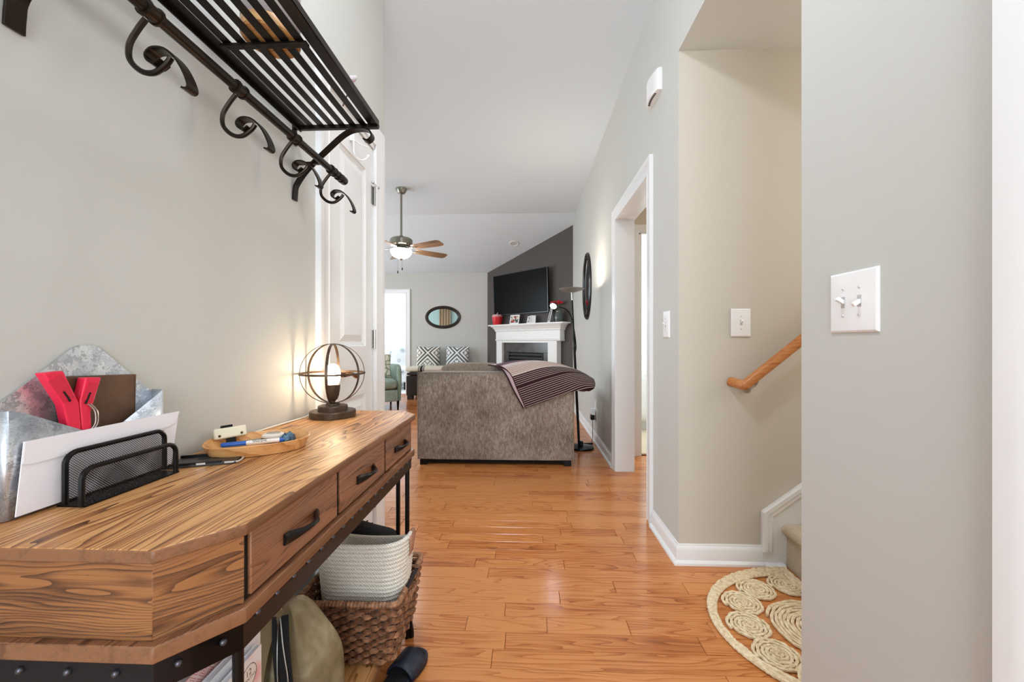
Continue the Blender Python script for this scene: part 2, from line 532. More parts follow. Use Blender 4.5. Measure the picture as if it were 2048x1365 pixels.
for y0, y1, z0, z1 in ((2.03, 2.95, 0, H), (2.95, 4.45, 0, 0.7), (2.95, 4.45, 2.3, H), (4.45, 5.15, 0, H), (5.15, 6.65, 0, 0.7), (5.15, 6.65, 2.3, H), (6.65, 8.0, 0, H)):
    wv.box(-4.92, -4.80, y0, y1, z0, z1)
struct(wv, 'wall_living_left', M['wall'], 'pale grey window wall at the left of the living room', 'wall', flat=True)
wf = MB()
wf.box(-4.8, L - T, 2.027, 2.147, 0, H)
struct(wf, 'wall_living_front', M['teal_wall'], 'pale teal wall facing the living room mirror', 'wall', flat=True)
we = MB()
we.box(L - T, -0.70, -1.9, -1.8, 0, H); we.box(0.64, TR, -1.9, -1.8, 0, H); we.box(-0.70, 0.64, -1.9, -1.8, 2.40, H); we.box(-0.70, 0.64, -1.9, -1.8, 0, 0.12)
struct(we, 'wall_front', M['wall'], 'entry wall around the glazed front door behind the viewer', 'wall', flat=True)
# stair alcove
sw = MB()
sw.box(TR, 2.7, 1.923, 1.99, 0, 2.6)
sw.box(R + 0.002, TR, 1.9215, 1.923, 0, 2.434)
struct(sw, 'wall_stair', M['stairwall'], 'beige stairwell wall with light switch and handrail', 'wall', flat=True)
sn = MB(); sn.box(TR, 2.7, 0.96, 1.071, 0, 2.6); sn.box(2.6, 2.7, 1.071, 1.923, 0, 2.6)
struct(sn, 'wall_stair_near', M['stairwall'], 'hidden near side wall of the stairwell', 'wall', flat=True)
sf = MB(); sf.box(TR, 2.7, 1.0, 1.96, 2.435, 2.60)
struct(sf, 'ceiling_stair', M['wall'], 'flat low ceiling over the foot of the stairs', 'ceiling', flat=True)
# ceiling
cl = MB()
cl.box(-4.95, TR, -1.95, RIDGE, H, H + 0.1)
cl.prism([(-4.95, RIDGE, H), (-4.95, BY + 0.15, zs(BY + 0.15)), (-4.95, BY + 0.15, zs(BY + 0.15) + 0.1), (-4.95, RIDGE, H + 0.1)], (4.95 + R + 0.2, 0, 0))
struct(cl, 'ceiling', M['ceiling'], 'white ceiling, flat over the hall and sloping down beyond the fan', 'ceiling', flat=True)
# lobby and bedroom behind the right doorway
vb = MB()
vb.box(TR, 1.9, 2.05, 2.16, 0, 2.5); vb.box(1.9, 2.0, 2.05, 3.85, 0, 2.5)
vb.box(TR, 1.04, 3.712, 3.83, 0, 2.5); vb.box(1.04, 1.9, 3.712, 3.83, 2.05, 2.5)
vb.box(TR, 2.0, 2.05, 3.83, 2.44, 2.52)
struct(vb, 'wall_lobby', M['peach'], 'warm beige lobby wall seen above the inner bedroom door', 'wall', flat=True)
bw = MB()
bw.box(TR, 4.4, 7.3, 7.4, 0, 2.8); bw.box(TR, TR + 0.02, 3.83, 7.3, 0, 2.8); bw.box(1.9, 4.4, 3.75, 3.83, 0, 2.8)
bw.box(4.3, 4.4, 3.83, 4.4, 0, 2.8); bw.box(4.3, 4.4, 6.4, 7.3, 0, 2.8); bw.box(4.3, 4.4, 4.4, 6.4, 0, 0.6); bw.box(4.3, 4.4, 4.4, 6.4, 2.4, 2.8)
struct(bw, 'wall_bedroom', M['blue_wall'], 'pale blue bedroom wall glimpsed through the doorway', 'wall', flat=True)
bc = MB(); bc.box(TR, 4.4, 3.75, 7.4, 2.75, 2.85); bc.box(TR, 4.3, 7.05, 7.3, 2.42, 2.75); bc.box(TR, 4.3, 7.2, 7.3, 2.20, 2.28)
struct(bc, 'ceiling_bedroom', M['white'], 'white bedroom ceiling with dropped edge and moulding', 'ceiling', flat=True)
bf = MB(); bf.box(TR, 4.4, 3.745, 7.4, -0.06, 0.008)
struct(bf, 'floor_bedroom', M['carpet'], 'light carpet of the bedroom beyond the doorway', 'floor', flat=True)
# sunroom behind the far door
M['bright'] = pm('sunroom_white_paint', (246, 246, 246), 0.8)
sr = MB()
sr.box(-5.2, -0.7, 11.4, 11.5, 0, 2.6); sr.box(-0.8, -0.7, 8.0, 11.4, 0, 2.6)
sr.box(-5.3, -5.2, 8.0, 8.5, 0, 2.6); sr.box(-5.3, -5.2, 10.7, 11.5, 0, 2.6); sr.box(-5.3, -5.2, 8.5, 10.7, 0, 0.55); sr.box(-5.3, -5.2, 8.5, 10.7, 2.35, 2.6)
sr.box(-5.3, -0.7, 8.0, 11.5, 2.5, 2.6)
struct(sr, 'wall_sunroom', M['bright'], 'bright white sunroom walls beyond the far doorway', 'wall', flat=True)
sfl = MB(); sfl.box(-5.3, -0.7, 7.99, 11.5, -0.06, 0)
struct(sfl, 'floor_sunroom', pm('pale_tile', (226, 226, 228), 0.35), 'pale floor of the sunroom', 'floor', flat=True)

# ---- trim
BASE = [(0, 0), (0.028, 0), (0.027, 0.010), (0.020, 0.018), (0.0145, 0.020), (0.0145, 0.068), (0.011, 0.078), (0.006, 0.083), (0.004, 0.092), (0, 0.093)]
def baseboard(name, label, runs):
    b = MB()
    for p0, p1, n, m0, m1 in runs:
        b.profile(BASE, p0, p1, n, m0, m1)
    return struct(b, name, M['white'], label, 'baseboard', angle=30)
baseboard('baseboard_right', 'white baseboard along the right wall beside the lamp', [((R, 3.345, 0), (R, AY, 0), (-1, 0, 0), 0, -0.4), ((R, 1.923, 0), (R, 2.295, 0), (-1, 0, 0), 1, 0)])
baseboard('baseboard_stair', 'white baseboard below the beige stairwell wall', [((R, 1.923, 0), (1.10, 1.923, 0), (0, -1, 0), 1, 0)])
baseboard('baseboard_near', 'white baseboard under the double light switch', [((R, 0.62, 0), (R, 1.071, 0), (-1, 0, 0), 0, 1)])
baseboard('baseboard_left', 'white baseboard behind the console table', [((L, -1.8, 0), (L, 1.445, 0), (1, 0, 0), 0, 0)])
baseboard('baseboard_back', 'white baseboard below the oval mirror wall', [((-2.36, BY, 0), (BX, BY, 0), (0, -1, 0), 0, 0)])

CAS = [(0, 0.0), (0.012, 0.0), (0.014, 0.008), (0.011, 0.012), (0.013, 0.045), (0.019, 0.060), (0.021, 0.070), (0.022, 0.090), (0, 0.090)]   # (proud, outwards)
def casing(mb, axis, plane, sgn, a0, a1, ztop, wd=0.09):
    """mitred casing round an opening a0..a1 up to ztop on a wall plane"""
    k = wd / 0.09
    def pt(a, z, q):
        return (plane + sgn * q, a, z) if axis == 'X' else (a, plane + sgn * q, z)
    rows = []
    for q, o in CAS:
        o *= k
        rows.append([pt(a0 - o, 0, q), pt(a0 - o, ztop + o, q), pt(a1 + o, ztop + o, q), pt(a1 + o, 0, q)])
    mb.quadgrid(rows, closed_v=True)
    return mb
c1 = MB(); casing(c1, 'X', L, 1, 1.539, 2.018, 2.06)
c1.box(L - T, L + 0.002, 1.520, 1.541, 0, 2.062); c1.box(L - T, L + 0.002, 2.014, 2.032, 0, 2.062); c1.box(L - T, L + 0.002, 1.52, 2.03, 2.040, 2.062)
struct(c1, 'trim_1', M['white'], 'white moulded casing round the narrow closet door', 'door casing', angle=25)
c2 = MB(); casing(c2, 'X', R, -1, 2.394, 3.253, 2.035)
c2.box(R - 0.002, TR + 0.002, 2.372, 2.396, 0, 2.04); c2.box(R - 0.002, TR + 0.002, 3.25, 3.272, 0, 2.04); c2.box(R - 0.002, TR + 0.002, 2.372, 3.272, 2.033, 2.057)
struct(c2, 'trim_2', M['white'], 'white cased doorway in the right wall', 'door casing', angle=25)
c3 = MB(); casing(c3, 'Y', 3.712, -1, 1.040, 1.84, 2.05, wd=0.075)
c3.box(1.018, 1.042, 3.700, 3.84, 0, 2.052); c3.box(1.02, 1.86, 3.70, 3.84, 2.04, 2.06)
tr3 = struct(c3, 'trim_3', M['white'], 'white inner bedroom door frame with nickel hinges', 'door casing', angle=25)
for z in (0.30, 1.05, 1.78):
    MB().box(1.0415, 1.0455, 3.775, 3.815, z - 0.045, z + 0.045).build('hinge', M['chrome'], tr3, bevel=0.0008)
c4 = MB(); casing(c4, 'Y', BY, -1, -3.25, -2.44, 2.02, wd=0.085)
c4.box(-2.452, -2.438, BY - 0.002, BY + T + 0.002, 0, 2.03); c4.box(-3.27, -3.252, BY - 0.002, BY + T + 0.002, 0, 2.03); c4.box(-3.27, -2.438, BY - 0.002, BY + T + 0.002, 2.018, 2.032)
struct(c4, 'trim_4', M['white'], 'white frame of the far doorway to the bright sunroom', 'door casing', angle=25)
c5 = MB(); casing(c5, 'X', R, -1, -0.28, 0.533, 2.04)
struct(c5, 'trim_5', M['white'], 'white door casing at the right edge beside the double switch', 'door casing', angle=25)
MB().box(R + 0.01, R + 0.045, -0.29, 0.545, 0.01, 2.05).build('door_3', M['door'])
tag(bpy.data.objects['door_3'], 'white closet door at the right edge of the hall', 'door', kind='structure')
thr = MB().box(1.02, 1.86, 3.725, 3.765, 0, 0.010); struct(thr, 'trim_6', wood('threshold_wood', (150, 110, 70), (120, 84, 50), (80, 50, 30)), 'wood threshold strip at the bedroom door', 'threshold')

# stair skirt board with cap moulding
sk = MB()
skp = lambda x: 0.254 + (x - 1.096) * 0.73
sk.prism([(1.096, 1.9215, 0.0), (2.5, 1.9215, 0.0), (2.5, 1.9215, skp(2.5)), (1.096, 1.9215, 0.254)], (0, -0.014, 0))
skirt = struct(sk, 'trim_7', M['door'], 'white stair skirt board rising beside the carpeted steps', 'skirt board', flat=True)
PR = [(0, 0), (0.012, 0.003), (0.012, 0.020), (0.007, 0.026), (0.007, 0.040), (0.003, 0.046), (0, 0.05)]
cap = MB()
def cap_run(p0, p1, inw):
    rows = []
    for q, o in PR: rows.append([(p0[0] + inw[0] * o, 1.9075 - q, p0[1] + inw[1] * o), (p1[0] + inw[2] * o, 1.9075 - q, p1[1] + inw[3] * o)])
    cap.quadgrid(rows)
al = math.atan(0.73); tq = math.tan((math.pi / 2 - al) / 2)
cap_run((1.096, 0.07), (1.096, 0.254), (1, 0, 1, -tq))
cap_run((1.096, 0.254), (2.4, skp(2.4)), (1, -tq, math.sin(al), -math.cos(al)))
cap.build('cap_moulding', M['white'], skirt, angle=20)
MB().profile(BASE[:5] + [(0, 0.02)], (1.10, 1.9075, 0), (1.19, 1.9075, 0), (0, -1, 0)).build('shoe_moulding', M['white'], skirt)

# windows of the living room (outside the frame, they let the daylight in)
for i, y0 in enumerate((2.95, 5.15)):
    wn = MB()
    for a, b2, z0, z1 in ((y0, y0 + 0.05, 0.7, 2.3), (y0 + 1.45, y0 + 1.5, 0.7, 2.3), (y0, y0 + 1.5, 0.7, 0.75), (y0, y0 + 1.5, 2.25, 2.3), (y0, y0 + 1.5, 1.47, 1.53), (y0 + 0.735, y0 + 0.765, 0.75, 2.25)):
        wn.box(-4.88, -4.84, a, b2, z0, z1)
    struct(wn, 'window_%d' % (i + 1), M['white'], ('white sash window nearer the hall in the living room', 'white sash window nearer the sunroom in the living room')[i], 'window')

# ------------------------------------------------------------------ closet door on the left
dX = L - 0.006
dr = MB()
Y0, Y1, Z0, Z1 = 1.545, 2.009, 0.012, 2.035
PZ = ((0.22, 0.80), (1.03, 1.90)); PY = (1.650, 1.925)
th = 0.035
dr.box(dX - th, dX, Y0, PY[0], Z0, Z1); dr.box(dX - th, dX, PY[1], Y1, Z0, Z1)
dr.box(dX - th, dX, PY[0], PY[1], Z0, PZ[0][0]); dr.box(dX - th, dX, PY[0], PY[1], PZ[0][1], PZ[1][0]); dr.box(dX - th, dX, PY[0], PY[1], PZ[1][1], Z1)
door = struct(dr, 'door_1', M['door'], 'white two-panel closet door behind the globe lamp', 'door', flat=True)
for z0, z1 in PZ:
    rows = []
    for q, o in ((0, 0), (-0.006, 0.004), (-0.011, 0.018), (-0.011, 0.024), (-0.003, 0.052), (-0.003, 0.060)):
        rows.append([(dX + q, PY[0] + o, z0 + o), (dX + q, PY[1] - o, z0 + o), (dX + q, PY[1] - o, z1 - o), (dX + q, PY[0] + o, z1 - o)])
    p = MB().quadgrid(rows, closed_u=True); p.poly(rows[-1]); p.build('panel', M['door'], door, angle=15)
for z in (1.80, 1.065, 0.25):
    h = MB(); h.box(dX, dX + 0.003, Y1 - 0.022, Y1 + 0.004, z - 0.045, z + 0.045)
    h.tube([(dX + 0.009, Y1 + 0.004, z - 0.048), (dX + 0.009, Y1 + 0.004, z + 0.048)], 0.0065, 10)
    for k in (-0.018, 0.018): h.tube([(dX + 0.009, Y1 + 0.004, z + k - 0.001), (dX + 0.009, Y1 + 0.004, z + k + 0.001)], 0.0072, 10)
    hg = h.build('hinge', M['chrome'], door)
    if z > 1.5:
        st = MB(); st.tube([(dX + 0.014, Y1 - 0.035, z + 0.052), (dX + 0.016, Y1, z + 0.056), (dX + 0.016, Y1 + 0.03, z + 0.052)], 0.003, 6)
        st.ball((dX + 0.018, Y1 - 0.04, z + 0.052), 0.008, n=8, m=6); st.ball((dX + 0.018, Y1 + 0.032, z + 0.052), 0.007, n=8, m=6)
        st.build('hinge_pin_stop', M['chrome'], hg)
lv = MB()
lv.lathe([(0.030, 0), (0.030, 0.006), (0.022, 0.010), (0.011, 0.013), (0.010, 0.045)], (dX, 1.605, 0.915), 18, 'X')
lv.tube(crom([(dX + 0.045, 1.605, 0.915), (dX + 0.058, 1.615, 0.918), (dX + 0.060, 1.645, 0.914), (dX + 0.058, 1.68, 0.902), (dX + 0.056, 1.70, 0.905)], 4), [0.010, 0.010, 0.010, 0.010, 0.010, 0.009, 0.009, 0.008, 0.008, 0.008, 0.008, 0.009, 0.009, 0.010, 0.011, 0.010, 0.008], 10)
lv.build('lever_handle', pm('antique_copper', (150, 104, 66), 0.25, metal=1.0), door)
# white wire hook over the door
hk = MB()
hk.tube(crom([(dX + 0.016, 1.752, 2.036), (dX + 0.016, 1.752, 1.93), (dX + 0.018, 1.755, 1.895), (dX + 0.030, 1.775, 1.878), (dX + 0.045, 1.80, 1.888), (dX + 0.056, 1.815, 1.91)], 5), 0.0035, 8)
hk.ball((dX + 0.056, 1.816, 1.913), 0.007, n=8, m=6)
hk.tube([(dX + 0.016, 1.752, 1.955), (dX + 0.03, 1.80, 1.955), (dX + 0.05, 1.845, 1.965)], 0.003, 8)
hk.box(dX + 0.001, dX + 0.014, 1.744, 1.76, 1.95, 2.042); hk.box(dX - 0.036, dX + 0.014, 1.744, 1.76, 2.037, 2.040)
o = hk.build('door_hook', M['plastic']); tag(o, 'white wire hook hung over the top of the closet door', 'hook')

# ------------------------------------------------------------------ coat rack
SZ = 1.780
RK = empty('coat_rack', (L, 0.95, 1.52), 'black iron wall coat rack with slatted shelf and scroll hooks', 'coat rack')
RY0, RY1, SX0, SX1 = 0.590, 1.325, -0.774, -0.502
fr = MB()
fr.box(SX1 - 0.030, SX1, RY0, RY1, SZ - 0.004, SZ + 0.004); fr.box(SX1 - 0.004, SX1, RY0, RY1, SZ - 0.004, SZ + 0.018)
fr.box(SX0, SX0 + 0.026, RY0, RY1, SZ - 0.004, SZ + 0.004); fr.box(SX0, SX0 + 0.004, RY0, RY1, SZ - 0.016, SZ + 0.004)
fr.box(SX0, SX1, RY1 - 0.014, RY1, SZ - 0.012, SZ + 0.002); fr.box(SX0, SX1, RY0, RY0 + 0.014, SZ - 0.012, SZ + 0.002)
fr.build('shelf_frame', M['iron'], RK, bevel=0.0012)
mid = MB().box(SX0 + 0.026, SX1 - 0.03, 0.934, 0.950, SZ - 0.012, SZ - 0.005).build('cross_bar', M['iron'], RK, bevel=0.001)
ns = 6; span0, span1 = SX0 + 0.026, SX1 - 0.030
pit = (span1 - span0) / ns; 
for k in range(ns):
    xc = span0 + pit * (k + 0.5)
    MB().box(xc - 0.0105, xc + 0.0105, RY0 + 0.012, RY1 - 0.010, SZ - 0.004, SZ - 0.0005).build('slat', M['iron'], RK, bevel=0.0008, seg=1)
    MB().ball((xc, 0.942, SZ - 0.012), 0.004, 0.004, 0.002, n=8, m=4).build('rivet', M['iron'], mid)
def bracket(y):
    b = MB()
    w_ = 0.026
    pth = crom([(L + 0.004, y, 1.528), (L + 0.006, y, 1.556), (L + 0.012, y, 1.582), (-0.742, y, 1.632), (-0.677, y, 1.693), (-0.612, y, 1.748), (-0.566, y, 1.7625), (-0.530, y, 1.756), (-0.520, y, 1.736), (-0.534, y, 1.722), (-0.548, y, 1.727)], 5)
    b.strap(pth, w_, 0.005, (0, 1, 0))
    b.box(L + 0.001, L + 0.006, y - 0.011, y + 0.011, 1.715, 1.79)
    b.box(L + 0.001, SX0 + 0.004, y - 0.008, y + 0.008, SZ - 0.012, SZ - 0.004)
    b.tube([(-0.566, y, 1.760), (-0.566, y, 1.772)], 0.005, 8)
    return b.build('scroll_bracket', M['iron'], RK, bevel=0.0006, seg=1)
bracket(0.578); bracket(1.312)
RX, RZ = -0.687, 1.652
rl = MB()
rl.tube([(RX, 0.44, RZ), (RX, 1.44, RZ)], 0.0112, 16)
for yy in (0.44, 1.44):
    s = 1 if yy > 1 else -1
    prof = [(0.0125, 0.0), (0.016, 0.003), (0.016, 0.008), (0.013, 0.012), (0.013, 0.024), (0.016, 0.027), (0.016, 0.031), (0.0145, 0.036), (0.0158, 0.046), (0.0145, 0.054), (0.008, 0.058), (0, 0.059)]
    rl.lathe([(r, s * h) for r, h in prof], (RX, yy - s * 0.03, RZ), 16, 'Y')
rl.build('rail', M['iron'], RK)
for b in (0.578, 1.312):      # rings that carry the rail on the brackets
    MB().box(L + 0.001, RX, b - 0.005, b + 0.005, RZ - 0.004, RZ + 0.004).build('rail_stay', M['iron'], RK)
hook_ys = (0.475, 0.698, 0.921, 1.146, 1.372)
hook0 = None
for i, hy in enumerate(hook_ys):
    if hook0 is None:
        h = MB()
        for s in (-0.012, 0.012): h.lathe([(0.0112, s - 0.003), (0.0165, s - 0.002), (0.0165, s + 0.002), (0.0112, s + 0.003)], (RX, hy, RZ), 16, 'Y')
        h.lathe([(0.0140, -0.012), (0.0140, 0.012)], (RX, hy, RZ), 16, 'Y')
        rod = crom([(-0.696, hy, 1.640), (-0.712, hy, 1.620), (-0.727, hy, 1.594), (-0.726, hy, 1.566), (-0.705, hy, 1.545), (-0.680, hy, 1.541), (-0.657, hy, 1.556), (-0.648, hy, 1.568)], 5)
        h.tube(rod, 0.0050, 8)
        stp = crom([(-0.660, hy, 1.560), (-0.672, hy, 1.552), (-0.684, hy, 1.558), (-0.687, hy, 1.570), (-0.675, hy, 1.580), (-0.652, hy, 1.577), (-0.632, hy, 1.560), (-0.617, hy, 1.536), (-0.608, hy, 1.512), (-0.612, hy, 1.505), (-0.620, hy, 1.507)], 5)
        h.strap(stp, 0.023, 0.0036, (0, 1, 0))
        hook0 = h.build('scroll_hook', M['iron'], RK)
    else:
        c = hook0.copy(); c.parent = RK; c.location = (0, hy - hook_ys[0], 0); COL.objects.link(c)

# things lying on the rack
cn = empty('canister', (-0.625, 0.945, SZ), 'tall mauve-grey round canister with wooden base on the coat rack shelf', 'canister')
MB().lathe([(0.0, 0.0), (0.060, 0.0), (0.064, 0.004), (0.064, 0.026), (0.062, 0.030)], (-0.625, 0.945, SZ + 0.0015), 32).build('base', wood('canister_base_wood', (196, 148, 92), (170, 122, 70), (120, 80, 44), 'X', stretch=12, rings=5, bump=0), cn)
MB().lathe([(0.061, 0.029), (0.0635, 0.032), (0.0635, 0.19), (0.061, 0.194), (0.0, 0.194)], (-0.625, 0.945, SZ + 0.0015), 32).build('body', pm('mauve_grey_paper', (170, 158, 156), 0.7), cn)
fw = empty('paper_flower', (-0.545, 1.17, SZ), 'small pink and white paper flower lying on the coat rack shelf', 'decoration')
pink = pm('pink_paper', (226, 150, 160), 0.7); palep = pm('white_paper', (240, 232, 238), 0.7)
rg = random.Random(3)
fc = Vector((-0.540, 1.175, SZ + 0.045))
for k in range(7):
    a = k * 2 * math.pi / 7
    dv = Vector((math.cos(a) * 0.6, math.sin(a), 0.5 + 0.4 * math.sin(a * 2))).normalized()
    sd = dv.cross(Vector((0.3, 0.2, 1))).normalized()
    ln = 0.032 + 0.014 * rg.random()
    up = sd.cross(dv)
    rows = [[fc + dv * 0.004 - sd * 0.002, fc + dv * 0.004 + sd * 0.002], [fc + dv * ln * 0.6 - sd * 0.012 + up * 0.006, fc + dv * ln * 0.6 + sd * 0.012 + up * 0.006], [fc + dv * ln - sd * 0.003, fc + dv * ln + sd * 0.003]]
    pm_ = MB().quadgrid(rows).build('petal', pink if k % 2 else palep, fw)
    md = pm_.modifiers.new('thick', 'SOLIDIFY'); md.thickness = 0.001
MB().tube([fc, fc + Vector((-0.005, 0.01, -0.02)), Vector((-0.575, 1.215, SZ + 0.004))], 0.002, 6).build('stem', pm('flower_stem', (120, 96, 80), 0.6), fw)
MB().ball(fc, 0.007, n=8, m=6).build('centre', pink, fw)

# ------------------------------------------------------------------ console table
TX0, TX1, TY0, TY1, TZ = -0.781, -0.404, 0.478, 1.492, 0.790
def octo(x0, x1, y0, y1, ch_y=0.078, ch_x=0.064):
    return [(x0, y0), (x1 - ch_x, y0), (x1, y0 + ch_y), (x1, y1 - ch_y), (x1 - ch_x, y1), (x0, y1)]
CT = empty('console_table', (-0.59, 0.985, 0), 'rustic wood console table with clipped corners, three drawers and black iron legs', 'console table')
def slab(poly, z0, z1): return MB().prism([(a, b, z0) for a, b in poly], (0, 0, z1 - z0), side=1)
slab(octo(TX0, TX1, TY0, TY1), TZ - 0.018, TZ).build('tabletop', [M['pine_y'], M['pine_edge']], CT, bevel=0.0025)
IN = 0.012
bx1, by0, by1 = TX1 - IN, TY0 + IN, TY1 - IN
bo = octo(TX0 + 0.004, bx1, by0, by1, 0.078, 0.064)
ZB0, ZB1 = 0.667, TZ - 0.018
# carcass panels: two ends, two clipped corners, back, floor
def plate(p, q, z0, z1, t, name, mat):
    p, q = Vector((p[0], p[1], 0)), Vector((q[0], q[1], 0)); d = (q - p).normalized(); n = Vector((-d.y, d.x, 0))
    ln = (q - p).length
    o = MB().box(0, ln, 0, t, z0, z1).build(name, mat, CT, local=True, bevel=0.0008, seg=1)
    o.location = p - ORG[CT]; o.rotation_euler = (0, 0, math.atan2(d.y, d.x))
    return o
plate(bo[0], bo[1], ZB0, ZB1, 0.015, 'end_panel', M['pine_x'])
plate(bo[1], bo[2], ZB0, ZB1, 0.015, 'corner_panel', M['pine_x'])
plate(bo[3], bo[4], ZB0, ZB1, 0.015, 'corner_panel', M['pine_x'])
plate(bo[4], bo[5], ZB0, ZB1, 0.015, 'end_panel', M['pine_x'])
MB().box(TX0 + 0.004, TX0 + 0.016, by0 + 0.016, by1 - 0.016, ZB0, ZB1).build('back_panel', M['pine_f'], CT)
MB().box(TX0 + 0.02, bx1 - 0.019, by0 + 0.09, by1 - 0.09, ZB0, ZB1).build('carcass', M['dark_gap'], CT)
slab(octo(TX0, TX1 - 0.002, TY0 + 0.002, TY1 - 0.002), 0.645, 0.667).build('lower_ledge', [M['pine_f'], M['pine_edge']], CT, bevel=0.002)
fy0, fy1 = bo[2][1], bo[3][1]
dy = ((fy0 + 0.013, 0.851), (0.865, 1.137), (1.152, fy1 - 0.006))
def pull(yc):
    a = 0.053
    p = MB()
    for s in (-1, 1):
        rows = []
        for t, hw, x, z in ((0.0, 0.010, 0.003, -0.004), (0.010, 0.011, 0.005, -0.004), (0.022, 0.0085, 0.014, -0.002), (0.034, 0.0055, 0.022, 0.0), (0.045, 0.0045, 0.025, 0.001), (a, 0.0042, 0.0255, 0.001)):
            y_ = yc - s * (a - t)
            rows.append([(bx1 + x + 0.0045 * math.cos(g) , y_, 0.718 + z + hw * math.sin(g)) for g in [2 * math.pi * k / 10 for k in range(10)]])
        p.quadgrid(rows, closed_u=True); p.poly(rows[0])
    return p
for y0, y1 in dy:
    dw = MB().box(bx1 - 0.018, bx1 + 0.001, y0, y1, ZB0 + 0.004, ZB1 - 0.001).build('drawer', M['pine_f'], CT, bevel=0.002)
    pull((y0 + y1) / 2 - (0.004 if y0 < 0.8 else 0)).build('pull_handle', M['hardware'], dw)
for y0, y1 in ((fy0 + 0.0005, fy0 + 0.0125), (0.8515, 0.8645), (1.1375, 1.1515)):
    MB().box(bx1 - 0.03, bx1 - 0.004, y0, y1, ZB0, ZB1).build('drawer_gap', M['dark_gap'], CT)
# iron band with rivets
BZ0, BZ1 = 0.601, 0.645
bd = MB()
bp_ = octo(TX0 + 0.003, bx1, by0, by1, 0.076, 0.062)
inner = octo(TX0 + 0.003, bx1 - 0.004, by0 + 0.004, by1 - 0.004, 0.074, 0.060)
for i in range(5):
    a, b2, c, d_ = bp_[i], bp_[i + 1], inner[i + 1], inner[i]
    bd.prism([(a[0], a[1], BZ0), (b2[0], b2[1], BZ0), (c[0], c[1], BZ0), (d_[0], d_[1], BZ0)], (0, 0, BZ1 - BZ0))
band = bd.build('iron_band', M['band'], CT)
rv = MB().ball((0, 0, 0), 0.0048, 0.0048, 0.0048, n=10, m=6).build('rivet', M['rivet'], band, local=True)
def rivets(p, q, pts):
    global rv
    for (x_, y_, z_) in pts:
        if not rv.get('used'):
            rv['used'] = 1; c = rv
        else:
            c = rv.copy(); COL.objects.link(c); c.parent = band
        c.location = Vector((x_, y_, z_)) - ORG[CT]
rz_ = 0.626
rivets(0, 0, [(bx1 + 0.001, 0.595 + 0.0470 * k, rz_ + 0.010) for k in range(18)])
rivets(0, 0, [(TX0 + 0.06 + 0.0645 * k, by0 - 0.001, rz_) for k in range(4)])
for t in (0.25, 0.75):
    rivets(0, 0, [(bp_[1][0] + (bp_[2][0] - bp_[1][0]) * t + 0.001, bp_[1][1] + (bp_[2][1] - bp_[1][1]) * t - 0.001, rz_)])
del rv['used']
# legs: flat-bar pairs at each corner, lower shelf
legs = [(bo[1][0] - 0.012, bo[1][1] + 0.010), (bo[2][0] - 0.014, bo[2][1] + 0.006), (bo[3][0] - 0.012, bo[3][1] - 0.006), (bo[4][0] - 0.004, bo[4][1] - 0.014), (TX0 + 0.016, by0 + 0.012), (TX0 + 0.016, by1 - 0.012)]
for i, (x_, y_) in enumerate(legs):
    lg = MB()
    lg.tube([(x_, y_, 0.604), (x_, y_, 0.10), (x_, y_, 0.0)], 0.0078, 10)
    lg.build('leg', M['black'], CT)
for (x_, y_, dx, dyy) in ((legs[2][0], legs[2][1], 0.013, 0.006), (legs[1][0], legs[1][1], 0.013, -0.006)):
    ft = MB(); ft.tube([(x_, y_, 0.10), (x_ + dx, y_ + dyy, 0.016), (x_ + dx, y_ + dyy, 0.0)], [0.012, 0.009, 0.009], 10)
    ft.build('foot', M['black'], CT)
ls = slab(octo(TX0, -0.437, TY0 + 0.03, TY1 - 0.03), 0.078, 0.098)
ls.build('lower_shelf', [M['pine_y'], M['pine_edge']], CT, bevel=0.002)

# ------------------------------------------------------------------ globe lamp on the table
LX, LY = -0.680, 1.362
lm = empty('globe_lamp', (LX, LY, TZ), 'lit table lamp with bronze metal globe cage and round stepped base', 'lamp')
brz = pm('weathered_bronze', (92, 74, 58), 0.42, metal=0.55, var=(30, (70, 56, 46)), bump=(90, 0.15, 0.001))
MB().lathe([(0.0, 0.0), (0.073, 0.0), (0.075, 0.002), (0.075, 0.020), (0.073, 0.0225), (0.048, 0.0235), (0.048, 0.038), (0.046, 0.040), (0.022, 0.041), (0.022, 0.047), (0.0, 0.047)], (LX, LY, TZ), 40).build('base', brz, lm, angle=30)
MB().lathe([(0.007, 0.045), (0.007, 0.056), (0.015, 0.060), (0.020, 0.075), (0.0235, 0.098), (0.024, 0.112), (0.0205, 0.113), (0.0205, 0.100), (0.0, 0.095)], (LX, LY, TZ), 24).build('socket', brz, lm)
GC, GR = Vector((LX, LY, TZ + 0.047 + 0.104)), 0.104
def ring_band(c, r, axis, ang, w_, t):
    """flat hoop of radius r"""
    c = Vector(c); rows = []
    n = 56
    for k in range(n + 1):
        a = 2 * math.pi * k / n
        if axis == 'H': rad = Vector((math.cos(a), math.sin(a), 0)); side = Vector((0, 0, 1))
        else:
            hv = Vector((math.cos(ang), math.sin(ang), 0)); rad = hv * math.cos(a) + Vector((0, 0, 1)) * math.sin(a); side = Vector((-math.sin(ang), math.cos(ang), 0))
        p = c + rad * r
        rows.append([p - side * w_ / 2 - rad * t / 2, p + side * w_ / 2 - rad * t / 2, p + side * w_ / 2 + rad * t / 2, p - side * w_ / 2 + rad * t / 2])
    return MB().quadgrid(rows, closed_u=True)
for ang in (0.4625, -0.218, -1.30):
    ring_band(GC, GR - 0.001, 'V', ang, 0.0085, 0.002).build('cage_hoop', brz, lm)
ring_band(GC, GR + 0.0012, 'H', 0, 0.0065, 0.002).build('cage_hoop', brz, lm)
bulbm = pm('lit_warm_bulb', (255, 236, 205), 0.4, emit=((255, 224, 186), E_BULB))
